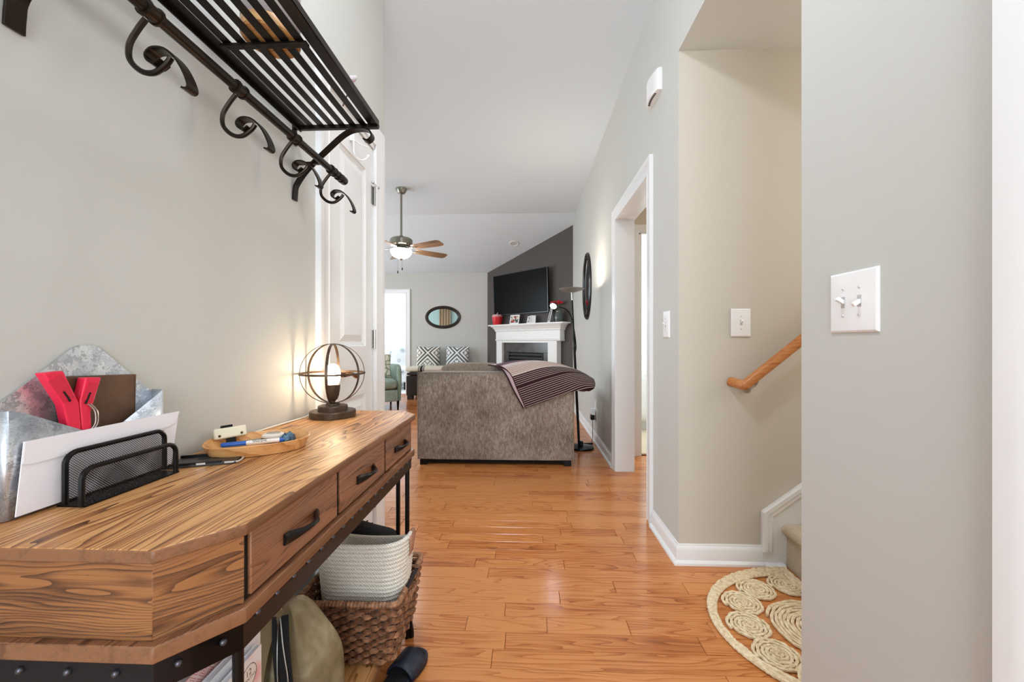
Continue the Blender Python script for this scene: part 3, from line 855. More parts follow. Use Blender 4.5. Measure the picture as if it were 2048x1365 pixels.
MB().lathe([(0.0, 0.112), (0.014, 0.112), (0.018, 0.118), (0.0235, 0.132), (0.0245, 0.150), (0.0235, 0.166), (0.018, 0.180), (0.008, 0.187), (0.0, 0.188)], (LX, LY, TZ - 0.004), 20).build('bulb', bulbm, lm)
MB().tube(crom([(LX - 0.070, LY - 0.02, TZ + 0.010), (LX - 0.080, LY - 0.045, TZ + 0.004), (LX - 0.088, LY - 0.10, TZ + 0.003), (LX - 0.094, LY - 0.18, TZ + 0.003), (LX - 0.097, LY - 0.26, TZ + 0.003), (-0.783, LY - 0.30, TZ + 0.002), (-0.785, LY - 0.31, TZ - 0.05)], 5), 0.0025, 8).build('cord', pm('clear_white_cord', (232, 226, 214), 0.4), lm)

# ------------------------------------------------------------------ wooden tray and what lies in it
tv = empty('wooden_tray', (-0.655, 0.945, TZ), 'shallow oval wooden tray holding a marker and key fob', 'tray')
def oval(cx, cy, a, b2, rot, n=40, e=0.75):
    out = []
    for k in range(n):
        t = 2 * math.pi * k / n
        x_ = a * math.copysign(abs(math.cos(t)) ** e, math.cos(t)); y_ = b2 * math.copysign(abs(math.sin(t)) ** e, math.sin(t))
        out.append((cx + x_ * math.cos(rot) - y_ * math.sin(rot), cy + x_ * math.sin(rot) + y_ * math.cos(rot)))
    return out
tw = wood('tray_wood', (222, 166, 108), (198, 136, 78), (150, 92, 48), 'X', stretch=10, rings=6, bump=0.05, rough=0.35, linew=0.5)
rot = 0.62
rows = []
for s, z in ((0.86, 0.0), (0.90, 0.001), (1.0, 0.026), (0.985, 0.027), (0.96, 0.024), (0.86, 0.006), (0.80, 0.005)):
    rows.append([(x_, y_, TZ + z) for x_, y_ in oval(-0.655, 0.945, 0.110 * s, 0.085 * s, rot)])
t_ = MB().quadgrid(rows, closed_u=True); t_.poly(rows[0]); t_.poly(rows[-1]); t_.build('dish', tw, tv, angle=50)
mk = empty('marker_pen', (-0.668, 0.945, TZ + 0.016), 'white marker pen with a blue cap lying in the wooden tray', 'pen')
p0, p1 = Vector((-0.722, 0.908, TZ + 0.0168)), Vector((-0.600, 0.975, TZ + 0.0168))
dv = (p1 - p0).normalized(); at = lambda t: p0 + (p1 - p0) * t
blue = pm('blue_plastic', (38, 92, 178), 0.3)
MB().tube([at(0), at(0.02), at(0.36)], [0.0042, 0.0056, 0.0058], 16).build('cap', blue, mk)
MB().tube([at(0.36), at(0.40), at(0.86)], [0.0048, 0.0054, 0.0054], 16).build('barrel', pm('pen_barrel', (236, 226, 216), 0.35), mk)
MB().tube([at(0.86), at(0.97), at(1.0)], [0.0052, 0.005, 0.0035], 16).build('end_plug', blue, mk)
def text_mesh(txt, size, name, mat, parent, mtx, ext=0.0):
    cu = bpy.data.curves.new(name + '_curve', 'FONT'); cu.body = txt; cu.size = size; cu.align_x = 'CENTER'; cu.align_y = 'CENTER'; cu.extrude = ext
    to = bpy.data.objects.new(name, cu); COL.objects.link(to)
    bpy.context.view_layer.update()
    me = bpy.data.meshes.new_from_object(to.evaluated_get(bpy.context.evaluated_depsgraph_get()))
    bpy.data.objects.remove(to); bpy.data.curves.remove(cu)
    me.materials.clear(); me.materials.append(mat); me.name = name
    me.transform(Matrix.Translation(-ORG[parent]) @ mtx)
    o = bpy.data.objects.new(name, me); COL.objects.link(o); o.parent = parent; ORG[o] = ORG[parent]
    return o
ink = pm('black_ink', (28, 26, 26), 0.6)
nrm = Vector((0.35, -0.62, 0.70)); nrm = (nrm - dv * nrm.dot(dv)).normalized()
upv = nrm.cross(dv)
mtx = Matrix(((dv.x, upv.x, nrm.x, 0), (dv.y, upv.y, nrm.y, 0), (dv.z, upv.z, nrm.z, 0), (0, 0, 0, 1)))
mtx = Matrix.Translation(at(0.56) + nrm * 0.0056) @ mtx
text_mesh('Sharpie', 0.010, 'print', ink, mk, mtx)
kf = empty('key_fob', (-0.648, 0.990, TZ + 0.005), 'cream and grey car key fob with metal ring in the wooden tray', 'key fob')
for nm, z0, z1, m_ in (('lower_shell', 0.006, 0.016, pm('fob_dark', (60, 56, 52), 0.4)), ('upper_shell', 0.016, 0.028, pm('fob_cream', (222, 212, 198), 0.4))):
    rows = []
    for s, z in ((0.8, z0), (1.0, z0 + 0.003), (1.0, z1 - 0.004), (0.72, z1)):
        rows.append([(x_, y_, TZ + z) for x_, y_ in oval(-0.650, 0.992, 0.026 * s, 0.019 * s, 0.2, 24)])
    q = MB().quadgrid(rows, closed_u=True); q.poly(rows[0]); q.poly(rows[-1]); q.build(nm, m_, kf)
rows = [[(x_, y_, TZ + z) for x_, y_ in oval(-0.650, 0.992, 0.017 * s, 0.012 * s, 0.2, 20)] for s, z in ((1, 0.0275), (0.9, 0.0295))]
q = MB().quadgrid(rows, closed_u=True); q.poly(rows[-1]); q.build('button_pad', pm('fob_taupe', (160, 146, 130), 0.5), kf)
MB().tube([(-0.664 + 0.010 * math.cos(a), 1.018 + 0.010 * math.sin(a), TZ + 0.020 + 0.004 * math.sin(a)) for a in [2 * math.pi * k / 20 for k in range(20)]], 0.0009, 6, closed=True).build('ring', M['chrome'], kf)
ky = MB(); ky.tube([(-0.706, 0.965, TZ + 0.013), (-0.672, 0.992, TZ + 0.014)], 0.0022, 6); ky.tube([(-0.71 + 0.006 * math.cos(a), 0.962 + 0.006 * math.sin(a), TZ + 0.012) for a in [2 * math.pi * k / 12 for k in range(12)]], 0.0014, 5, closed=True)
o = ky.build('key', M['steel']); tag(o, 'thin metal key beside the key fob in the tray', 'key')
cl_ = MB()
g = random.Random(5)
rows = [[(-0.607 + 0.016 * math.cos(t) * s, 0.985 + 0.020 * math.sin(t) * s, TZ + z + 0.003 * math.sin(3 * t + z * 300)) for t in [2 * math.pi * k / 14 for k in range(14)]] for s, z in ((0.7, 0.008), (1.0, 0.014), (0.9, 0.024), (0.45, 0.030))]
cl_.quadgrid(rows, closed_u=True); cl_.poly(rows[0]); cl_.poly(rows[-1])
o = cl_.build('foil_wrapper', pm('blue_foil', (96, 132, 150), 0.3, metal=0.4, var=(120, (40, 60, 84)), bump=(160, 0.6, 0.003))); tag(o, 'crumpled blue foil wrapper at the right end of the tray', 'wrapper')
# cream gadget with black button leaning at the back of the tray
cg = empty('garage_remote', (-0.745, 0.945, TZ), 'cream plastic remote with black button leaning behind the tray', 'remote')
ax = Vector((0.62, 0.78, 0.03)).normalized(); az = Vector((-0.25, 0.17, 0.95)); az = (az - ax * az.dot(ax)).normalized(); ay = az.cross(ax)
cc = Vector((-0.738, 0.958, TZ + 0.036))
MB().obox(cc, ax, ay, az, 0.034, 0.008, 0.013).build('body', pm('cream_plastic', (226, 216, 190), 0.4), cg, bevel=0.004, seg=3)
MB().obox(cc + az * 0.015 - ax * 0.006, ax, ay, az, 0.012, 0.005, 0.004).build('button', M['black'], cg, bevel=0.001)
for s in (-0.024, 0.022): MB().ball(cc + ax * s - ay * 0.0085 - az * 0.006, 0.003, n=8, m=6).build('screw', pm('brown_screw', (86, 56, 40), 0.4, metal=0.6), cg)
MB().obox(cc - az * 0.026, ax, ay, az, 0.010, 0.004, 0.014).build('clip', M['black'], cg, bevel=0.001)
# black card holder lying flat
ch = empty('card_holder', (-0.695, 0.835, TZ), 'flat black plastic badge holder lying in front of the tray', 'card holder')
c0 = Vector((-0.693, 0.836, TZ + 0.004)); ax = Vector((0.93, 0.37, 0)).normalized(); ay = Vector((-0.37, 0.93, 0)).normalized(); az = Vector((0, 0, 1))
HX, HY = 0.060, 0.034
MB().obox(c0 - az * 0.001, ax, ay, az, HX, HY, 0.0028).build('plate', pm('black_plastic', (44, 42, 40), 0.38), ch, bevel=0.001)
MB().obox(c0 + ay * (HY - 0.003) + az * 0.004, ax, ay, az, HX, 0.003, 0.003).build('rear_rim', M['black'], ch, bevel=0.001)
MB().obox(c0 - ay * (HY - 0.003) + az * 0.003 - ax * 0.012, ax, ay, az, HX - 0.014, 0.003, 0.0025).build('front_rim', M['black'], ch, bevel=0.001)
MB().obox(c0 - ay * (HY + 0.0003) + az * 0.002 - ax * 0.002, ax, ay, az, 0.008, 0.0004, 0.002).build('silver_label', M['chrome'], ch)
for s, t in ((-0.010, 0.010), (0.018, 0.010)): MB().obox(c0 + ay * t + ax * s + az * 0.0021, ax, ay, az, 0.012, 0.0012, 0.0004).build('slot', M['dark_gap'], ch)
MB().tube(crom([c0 + ax * 0.040 - ay * 0.034 + az * 0.001, c0 + ax * 0.062 - ay * 0.030, c0 + ax * 0.066 - ay * 0.010, c0 + ax * 0.062 + ay * 0.02], 4), 0.002, 6).build('clear_edge', pm('clear_plastic_edge', (190, 184, 176), 0.2), ch)

# ------------------------------------------------------------------ mesh letter sorter with envelope
ms = empty('letter_sorter', (-0.715, 0.685, TZ), 'black wire mesh letter sorter on the console table', 'letter sorter')
meshm, nt, b = new_mat('black_wire_mesh')
b.inputs['Base Color'].default_value = srgb(22, 22, 22); b.inputs['Roughness'].default_value = 0.45; b.inputs['Metallic'].default_value = 0.4
def sorter_panel(x, y0, y1, z0, z1, r, nm, lean=0.0):
    rr = 0.018
    pts = [(x, y0, z0)]
    for k in range(7):
        a = math.pi - k * math.pi / 12
        pts.append((x - lean, y0 + rr + rr * math.cos(a), z1 - rr + rr * math.sin(a)))
    for k in range(7):
        a = math.pi / 2 - k * math.pi / 12
        pts.append((x - lean, y1 - rr + rr * math.cos(a), z1 - rr + rr * math.sin(a)))
    pts.append((x, y1, z0))
    fr = MB().tube(pts, r, 8).build(nm, M['black'], ms)
    g = MB(); s = 0.0042; w_ = 0.00075
    k = y0 + 0.004
    tot = (y1 - y0) + (z1 - z0)
    d_ = s
    def clip(dq, sg):
        # diagonal wire: y = y0 + t, z = ..., clipped to the panel
        out = []
        if sg > 0:
            a = max(0, dq - (z1 - z0)); b2 = min(y1 - y0, dq)
            return (y0 + a, z0 + (dq - a)), (y0 + b2, z0 + (dq - b2))
        a = max(0, dq - (z1 - z0)); b2 = min(y1 - y0, dq)
        return (y1 - a, z0 + (dq - a)), (y1 - b2, z0 + (dq - b2))
    while d_ < tot:
        for sg in (1, -1):
            (ya, za), (yb, zb) = clip(d_, sg)
            if abs(ya - yb) > 0.001:
                dd = Vector((0, yb - ya, zb - za)).normalized(); nn = Vector((0, -dd.z, dd.y)) * w_ * 0.5
                pa, pb = Vector((x + 0.0004 * sg, ya, za)), Vector((x + 0.0004 * sg, yb, zb))
                g.poly([pa - nn, pb - nn, pb + nn, pa + nn])
        d_ += s
    g.build('wire_mesh', meshm, fr, flat=True, kind='stuff')
sorter_panel(-0.7345, 0.603, 0.776, TZ + 0.003, TZ + 0.083, 0.0042, 'rear_panel')
sorter_panel(-0.700, 0.597, 0.764, TZ + 0.003, TZ + 0.060, 0.0042, 'front_panel')
MB().box(-0.742, -0.696, 0.598, 0.768, TZ + 0.0005, TZ + 0.003).build('base_plate', M['black'], ms)
ev = empty('envelope', (-0.742, 0.69, TZ + 0.003), 'large white paper envelope standing behind the mesh letter sorter', 'envelope')
paper = pm('white_envelope_paper', (240, 234, 238), 0.75, bump=(12, 0.15, 0.004))
e0, e1 = Vector((-0.7425, 0.548, TZ + 0.006)), Vector((-0.7425, 0.800, TZ + 0.006)); f0, f1 = Vector((-0.748, 0.562, TZ + 0.112)), Vector((-0.748, 0.824, TZ + 0.112))
lerp = lambda a, b2, t: a + (b2 - a) * t
q = MB().prism([e0, e1, f1, f0], (-0.0018, 0, 0)); q.build('body', paper, ev)
ox = Vector((0.0008, 0, 0))
fl_ = MB().prism([f0 + ox, f1 + ox, lerp(f1, e1, 0.20) + ox - Vector((0, 0.006, 0)), lerp(f1, e1, 0.26) + ox - Vector((0, 0.02, 0)), lerp(f0, e0, 0.33) + ox + Vector((0, 0.010, 0)), lerp(f0, e0, 0.30) + ox], (0.0009, 0, 0))
fl_.build('flap', paper, ev)

# ------------------------------------------------------------------ galvanised envelope holder, wallet, clothes peg
galv, nt, b = new_mat('galvanised_steel')
tc = N(nt, 'ShaderNodeTexCoord'); vo = N(nt, 'ShaderNodeTexVoronoi', i_Scale=95.0, i_Randomness=1.0); nz = N(nt, 'ShaderNodeTexNoise', i_Scale=45.0, i_Detail=2.0)
mx = N(nt, 'ShaderNodeMix', data_type='VECTOR'); mx.inputs[0].default_value = 0.03
LK(nt, tc.outputs['Object'], mx.inputs[4]); LK(nt, nz.outputs['Color'], mx.inputs[5]); LK(nt, mx.outputs[1], vo.inputs['Vector'])
sp = N(nt, 'ShaderNodeSeparateColor'); LK(nt, vo.outputs['Color'], sp.inputs[0])
r_ = ramp(nt, [(0.0, srgb(176, 182, 190)), (0.5, srgb(206, 212, 220)), (1.0, srgb(236, 240, 246))], sp.outputs[0]); LK(nt, r_.outputs[0], b.inputs['Base Color'])
b.inputs['Metallic'].default_value = 0.75; b.inputs['Roughness'].default_value = 0.34
gh = empty('letter_holder', (-0.765, 0.66, TZ), 'galvanised metal envelope-shaped letter holder leaning against the wall', 'letter holder')
gx0, gx1 = -0.7865, -0.7525
bk = MB(); bk.prism([(gx0, 0.545, TZ), (gx0, 0.795, TZ), (gx0, 0.803, TZ + 0.155), (gx0, 0.700, TZ + 0.250), (gx0, 0.690, TZ + 0.2545), (gx0, 0.665, TZ + 0.2545), (gx0, 0.655, TZ + 0.250), (gx0, 0.545, TZ + 0.155)], (0.0012, 0, 0))
bk.build('back_plate', galv, gh)
shell = []
prof = [(gx0 + 0.001, 0.542)] + [(gx1 - 0.012 + 0.012 * math.sin(a) , 0.548 - 0.006 * math.cos(a)) for a in [k * math.pi / 12 for k in range(7)]]
front = [(gx1, 0.548 + t * (0.785 - 0.548) / 14) for t in range(1, 14)]
prof2 = [(gx1 - 0.016 + 0.016 * math.cos(a), 0.785 + 0.016 * math.sin(a)) for a in [k * math.pi / 12 for k in range(7)]] + [(gx0 + 0.001, 0.801)]
path = prof + front + prof2
def ztop(y_):
    if y_ < 0.555: return TZ + 0.160
    if y_ < 0.655: return TZ + 0.160 - (y_ - 0.555) * 0.55
    if y_ < 0.70: return TZ + 0.105
    if y_ < 0.792: return TZ + 0.105 + (y_ - 0.70) * 0.62
    return TZ + 0.162
sh = MB().quadgrid([[(x_, y_, TZ + 0.001) for x_, y_ in path], [(x_, y_, ztop(y_)) for x_, y_ in path]])
so = sh.build('pocket', galv, gh, angle=60); md = so.modifiers.new('thick', 'SOLIDIFY'); md.thickness = 0.0012; md.offset = 0
MB().box(gx0, gx1 - 0.001, 0.548, 0.797, TZ + 0.0005, TZ + 0.003).build('bottom', galv, gh)
wa = empty('leather_wallet', (-0.779, 0.69, TZ + 0.06), 'brown leather wallet standing in the galvanised letter holder', 'wallet')
lea = pm('brown_leather', (104, 74, 54), 0.5, var=(14, (78, 52, 36)), bump=(120, 0.2, 0.002))
MB().prism([(-0.782, 0.632, TZ + 0.003), (-0.782, 0.752, TZ + 0.003), (-0.782, 0.757, TZ + 0.197), (-0.782, 0.632, TZ + 0.203)], (0.009, 0, 0)).build('body', lea, wa, bevel=0.0025, seg=3)
stt = MB()
for k in range(30): stt.box(-0.7731, -0.7725, 0.7515, 0.7525, TZ + 0.100 + k * 0.0031, TZ + 0.1018 + k * 0.0031)
stt.build('stitching', pm('dark_thread', (62, 40, 28), 0.7), wa, flat=True)
cp = empty('clothes_peg', (-0.764, 0.64, TZ + 0.07), 'large bright red plastic towel peg clipped in the metal letter holder', 'peg')
red = pm('glossy_red_plastic', (232, 40, 74), 0.28, spec=0.5)
def peg_arm(pts, nm):
    return MB().prism([(-0.7705, y_, z_) for y_, z_ in pts], (0.0165, 0, 0)).build(nm, red, cp, bevel=0.0022, seg=3)
left = peg_arm([(0.590, TZ + 0.212), (0.617, TZ + 0.214), (0.640, TZ + 0.158), (0.643, TZ + 0.120), (0.639, TZ + 0.06), (0.627, TZ + 0.06), (0.622, TZ + 0.13), (0.617, TZ + 0.158)], 'left_arm')
right = peg_arm([(0.650, TZ + 0.200), (0.675, TZ + 0.198), (0.658, TZ + 0.140), (0.660, TZ + 0.10), (0.658, TZ + 0.06), (0.645, TZ + 0.06), (0.644, TZ + 0.120), (0.641, TZ + 0.158)], 'right_arm')
for a0, b0, pr_ in (((0.603, 0.203), (0.624, 0.166), left), ((0.662, 0.190), (0.650, 0.160), right)):
    # sunk grip face and slot on each handle
    pa, pb = Vector((-0.7535, a0[0], TZ + a0[1])), Vector((-0.7535, b0[0], TZ + b0[1]))
    dd = (pb - pa).normalized(); nn = Vector((0, -dd.z, dd.y))
    MB().obox((pa + pb) / 2, Vector((1, 0, 0)), dd, nn, 0.0006, (pb - pa).length / 2, 0.0085).build('grip_face', pm('red_plastic_recess', (214, 34, 66), 0.4), pr_)
    MB().obox(lerp(pa, pb, 0.85), Vector((1, 0, 0)), dd, nn, 0.0012, 0.010, 0.0014).build('slot', M['dark_gap'], pr_)
sp_ = MB()
for xo in (0.0, 0.004):
    sp_.tube(crom([(-0.7535 + xo * 0.5, 0.648 + xo, TZ + 0.104), (-0.750, 0.660 + xo, TZ + 0.118), (-0.750, 0.660 + xo, TZ + 0.140), (-0.7535, 0.652 + xo, TZ + 0.154)], 5), 0.0011, 6)
sp_.build('spring', M['chrome'], cp)

# ------------------------------------------------------------------ things on the lower shelf
SH = 0.098
def rrect(cx, cy, hx, hy, r, n=6):
    """rounded rectangle outline, counter-clockwise"""
    out = []
    for sx, sy, a0 in ((1, 1, 0), (-1, 1, 90), (-1, -1, 180), (1, -1, 270)):
        for k in range(n + 1):
            a = math.radians(a0 + 90 * k / n)
            out.append((cx + sx * (hx - r) + r * math.cos(a), cy + sy * (hy - r) + r * math.sin(a)))
    return out
def resample(pts, step):
    pts = [Vector((p[0], p[1], 0)) for p in pts]; N_ = len(pts)
    ln = [(pts[(i + 1) % N_] - pts[i]).length for i in range(N_)]
    tot = sum(ln); n = max(8, int(round(tot / step)))
    out, i, acc = [], 0, 0.0
    for k in range(n):
        t = tot * k / n
        while acc + ln[i] < t: acc += ln[i]; i += 1
        f = (t - acc) / ln[i] if ln[i] > 1e-9 else 0
        out.append(pts[i] + (pts[(i + 1) % N_] - pts[i]) * f)
    return out
# wicker basket: every woven row is a strand running round the stakes
WB = empty('wicker_basket', (-0.530, 1.275, SH), 'dark brown woven wicker basket on the lower shelf', 'basket')
wick = pm('brown_seagrass', (146, 100, 70), 0.5, var=(60, (82, 52, 36), 3), bump=(160, 0.5, 0.003))
wick2 = pm('light_brown_seagrass', (176, 128, 94), 0.5, var=(60, (110, 74, 52), 3), bump=(160, 0.5, 0.003))
wcx, wcy = -0.530, 1.273
zr0, zr1 = SH + 0.014, 0.288
nst, nrows = 46, 15
for rI in range(nrows):
    t = rI / (nrows - 1); z = zr0 + (zr1 - 0.014 - zr0) * t
    hx, hy = 0.128 + 0.020 * t, 0.118 + 0.016 * t
    out = resample(rrect(wcx, wcy, hx, hy, 0.022), 0.0052)
    n = len(out); path = []
    for i, p in enumerate(out):
        q = out[(i + 1) % n] - out[i - 1]; nn = Vector((q.y, -q.x, 0)).normalized()
        ph = math.pi * nst * i / n + math.pi * rI
        path.append((p.x + nn.x * 0.0055 * math.sin(ph), p.y + nn.y * 0.0055 * math.sin(ph), z + 0.0012 * math.sin(ph * 0.5 + rI)))
    MB().tube(path, [0.0062 + 0.0018 * math.sin(math.pi * nst * i / n + math.pi * rI) for i in range(n)], 6, closed=True).build('woven_strand', wick if rI % 3 else wick2, WB)
for k in range(nst):
    pass
stk = MB()
for t0 in range(nst):
    lo = resample(rrect(wcx, wcy, 0.128, 0.118, 0.022), 0.0052); hi = resample(rrect(wcx, wcy, 0.148, 0.134, 0.022), 0.0052)
    a, b2 = lo[int(t0 * len(lo) / nst) % len(lo)], hi[int(t0 * len(hi) / nst) % len(hi)]
    stk.tube([(a.x, a.y, SH + 0.002), (b2.x, b2.y, zr1)], 0.0028, 5)
stk.build('stakes', wick, WB)
def wrapped(path, r, parent, name):
    """coiled rim: a rod wound round with strand"""
    m_ = MB(); N_ = len(path); rr = [r * (1.0 + 0.14 * math.sin(i * 2.1)) for i in range(N_)]
    m_.tube(path, rr, 8, closed=False); return m_.build(name, wick2, parent)
top = resample(rrect(wcx, wcy, 0.152, 0.138, 0.022), 0.0035)
def notch(p):      # dip for the handle in the front side
    if p.x > wcx + 0.13 and abs(p.y - wcy) < 0.062: return None
    return zr1
seg = [(p, notch(p)) for p in top]
k0 = next(i for i in range(len(seg)) if seg[i][1] is None and seg[i - 1][1] is not None)
seg = seg[k0:] + seg[:k0]
path = [(p.x, p.y, z) for p, z in seg if z is not None]
low = [(p.x, p.y, zr1 - 0.050) for p, z in seg if z is None]
wrapped(path, 0.0085, WB, 'rim')
wrapped([path[-1]] + low + [path[0]], 0.0075, WB, 'handle_notch_rim')
MB().tube([(wcx + 0.152, wcy - 0.068, zr1 - 0.006), (wcx + 0.154, wcy + 0.068, zr1 - 0.006)], 0.006, 12).build('metal_handle', M['band'], WB)
bot = MB(); bot.prism([(x_, y_, SH + 0.001) for x_, y_ in rrect(wcx, wcy, 0.124, 0.114, 0.022)], (0, 0, 0.006)); bot.build('base', wick, WB)

# white rope bin standing in the wicker basket: coils of stitched rope
RB = empty('rope_bin', (-0.518, 1.262, SH + 0.008), 'white cotton rope bin with leather tab standing in the wicker basket', 'basket')
ropem, nt, b = new_mat('cotton_rope')
b.inputs['Roughness'].default_value = 0.9; b.inputs['Specular IOR Level'].default_value = 0.15
tc = N(nt, 'ShaderNodeTexCoord'); wv_ = N(nt, 'ShaderNodeTexWave', i_Scale=70.0, i_Distortion=3.0, i_Detail=1.0); wv_.bands_direction = 'DIAGONAL'
LK(nt, tc.outputs['Object'], wv_.inputs['Vector'])
r_ = ramp(nt, [(0.0, srgb(206, 196, 180)), (0.55, srgb(232, 226, 214)), (1.0, srgb(240, 236, 228))], wv_.outputs[0]); LK(nt, r_.outputs[0], b.inputs['Base Color'])
bp = N(nt, 'ShaderNodeBump', i_Strength=0.5, i_Distance=0.002); LK(nt, wv_.outputs[0], bp.inputs['Height']); LK(nt, bp.outputs[0], b.inputs['Normal'])
ncoil = 27
for k in range(ncoil):
    t = k / (ncoil - 1); z = SH + 0.012 + t * 0.318
    sq = min(1.0, 0.80 + 0.9 * t)
    hx, hy = 0.112 + 0.030 * t, 0.070 + 0.006 * t
    pts = resample(rrect(-0.518, 1.262, hx, hy, 0.055), 0.012)
    path = []
    for p in pts:
        sag = 0.0
        if t > 0.6:
            w_ = (t - 0.6) / 0.4
            sag = w_ * (-0.046 * max(0, (p.y - 1.262) / 0.076) + 0.010 * ((p.x + 0.518) / 0.14) ** 2)
        path.append((p.x, p.y, z + sag))
    MB().tube(path, 0.0069, 8, closed=True).build('rope_coil', ropem, RB)
MB().prism([(x_, y_, SH + 0.0085) for x_, y_ in rrect(-0.518, 1.262, 0.108, 0.066, 0.05)], (0, 0, 0.006)).build('base', ropem, RB)
leath = pm('tan_leather', (186, 140, 116), 0.55, var=(30, (164, 116, 92)), bump=(150, 0.2, 0.001))
tb = MB()
rows = []
for xo, z in ((0.0075, 0.375), (0.0085, 0.40), (0.0085, 0.425), (0.006, 0.4395), (0.000, 0.443), (-0.006, 0.4395), (-0.0085, 0.425), (-0.0085, 0.40)):
    tt = (z - SH - 0.012) / 0.318
    xx = -0.518 + 0.112 + 0.030 * min(1, tt) + xo
    hw = 0.030 if z > 0.40 else 0.020
    rows.append([(xx, 1.262 - hw, z), (xx + 0.0006, 1.262, z + 0.001), (xx, 1.262 + hw, z)])
to = tb.quadgrid(rows).build('leather_tab', leath, RB); md = to.modifiers.new('thick', 'SOLIDIFY'); md.thickness = 0.002

# black lace-up shoe on a cardboard box behind the baskets
bxo = MB().box(-0.760, -0.470, 1.424, 1.470, SH, 0.306); bxo.box(-0.762, -0.468, 1.422, 1.472, 0.280, 0.310)
o = bxo.build('shoe_box', pm('grey_cardboard', (120, 114, 108), 0.8), bevel=0.001); tag(o, 'grey cardboard shoe box behind the baskets on the lower shelf', 'box')
def shoe(name, loc, rz, label, upper, sole, lace=True):
    s = empty(name, loc, label, 'shoe', rz=rz)
    # local: toe to +x, length 0.27
    st = [(-0.130, 0.026, 0.090, 0.0), (-0.120, 0.032, 0.098, 0.0), (-0.075, 0.034, 0.092, 0.0), (-0.035, 0.034, 0.086, 0.0), (0.005, 0.036, 0.080, 0.0), (0.045, 0.042, 0.062, 0.0), (0.085, 0.044, 0.050, 0.004), (0.115, 0.036, 0.042, 0.004), (0.133, 0.018, 0.034, 0.002)]
    rows = []
    for x_, w_, h_, yo in st:
        r_ = []
        for k in range(14):
            a = math.pi * k / 13
            r_.append((x_, yo + w_ * math.cos(a) * (0.92 + 0.08 * math.sin(a)), 0.018 + (h_ - 0.018) * max(0.0, math.sin(a)) ** 0.7))
        rows.append(r_)
    u = MB().quadgrid(rows); u.poly(rows[0]); u.poly(list(reversed(rows[-1])))
    up_ = u.build('upper', upper, s, local=True, sub=1)
    sl = MB(); pts = [(x_, yo + w_ * 1.06) for x_, w_, h_, yo in st] + [(0.140, 0.0)] + [(x_, yo - w_ * 1.06) for x_, w_, h_, yo in reversed(st)]
    sl.prism([(a, b2, 0.0) for a, b2 in pts], (0, 0, 0.022)); sl.build('sole', sole, s, local=True, bevel=0.004)
    MB().ball((-0.075, 0, 0.088), 0.040, 0.026, 0.010, n=12, m=6).build('collar', pm(name + '_lining', (16, 16, 16), 0.9), s, local=True)
    if lace:
        for k in range(4):
            x_ = -0.020 + k * 0.018; z_ = 0.090 - k * 0.008
            MB().tube([(x_, -0.024, z_ - 0.006), (x_ + 0.004, 0, z_), (x_, 0.024, z_ - 0.006)], 0.003, 6).build('lace', pm('black_lace', (20, 20, 20), 0.8), up_, local=True)
        bw_ = MB()
        for sg in (-1, 1):
            bw_.tube(crom([(-0.024, 0, 0.094), (-0.030, sg * 0.016, 0.110), (-0.026, sg * 0.030, 0.106), (-0.022, sg * 0.014, 0.096)], 5), 0.0026, 6)
            bw_.tube(crom([(-0.024, 0, 0.094), (-0.008, sg * 0.018, 0.098), (0.004, sg * 0.028, 0.086)], 5), 0.0026, 6)
        bw_.build('lace_bow', pm('black_lace_bow', (18, 18, 18), 0.8), up_, local=True)
    return s
blk = pm('black_suede', (30, 29, 30), 0.8, bump=(200, 0.3, 0.002))
shoe('sneaker', (-0.617, 1.446, 0.310), 0.04, 'black lace-up sneaker behind the white rope bin', blk, pm('black_rubber', (22, 22, 22), 0.7))

# olive canvas bag
BG = empty('canvas_bag', (-0.57, 0.98, SH), 'olive canvas shoulder bag with zip slumped beside the wicker basket', 'bag')
olive, nt, b = new_mat('olive_canvas')
b.inputs['Roughness'].default_value = 0.85; b.inputs['Specular IOR Level'].default_value = 0.2
tc = N(nt, 'ShaderNodeTexCoord'); nz = N(nt, 'ShaderNodeTexNoise', i_Scale=11.0, i_Detail=4.0); LK(nt, tc.outputs['Object'], nz.inputs['Vector'])
r_ = ramp(nt, [(0.3, srgb(112, 98, 70)), (0.55, srgb(148, 134, 104)), (0.75, srgb(190, 180, 152))], nz.outputs[0]); LK(nt, r_.outputs[0], b.inputs['Base Color'])
bp = N(nt, 'ShaderNodeBump', i_Strength=0.5, i_Distance=0.012); LK(nt, nz.outputs[0], bp.inputs['Height']); LK(nt, bp.outputs[0], b.inputs['Normal'])
rows = []
for z, hx, hy, cx_, cy_ in ((0.100, 0.094, 0.086, -0.568, 0.965), (0.115, 0.100, 0.092, -0.567, 0.965), (0.20, 0.096, 0.090, -0.568, 0.965), (0.26, 0.088, 0.086, -0.569, 0.965), (0.312, 0.076, 0.078, -0.572, 0.96), (0.366, 0.050, 0.062, -0.580, 0.955), (0.400, 0.030, 0.045, -0.586, 0.952), (0.416, 0.012, 0.030, -0.588, 0.95)):
    t = (z - 0.1) / 0.32
    rr = []
    for k, p in enumerate(resample(rrect(cx_, cy_, hx, hy, min(hx, hy) * 0.55), 0.035 if hx > 0.05 else 0.01)[:]):
        rr.append(p)
    m_ = 28
    rr = [rr[int(i * len(rr) / m_) % len(rr)] for i in range(m_)]
    rows.append([(p.x + 0.007 * math.sin(k * 1.7 + t * 9), p.y + 0.007 * math.cos(k * 2.1 + t * 7), z) for k, p in enumerate(rr)])
q = MB().quadgrid(rows, closed_u=True); q.poly(rows[0]); q.poly(rows[-1]); q.build('body', olive, BG, sub=1)
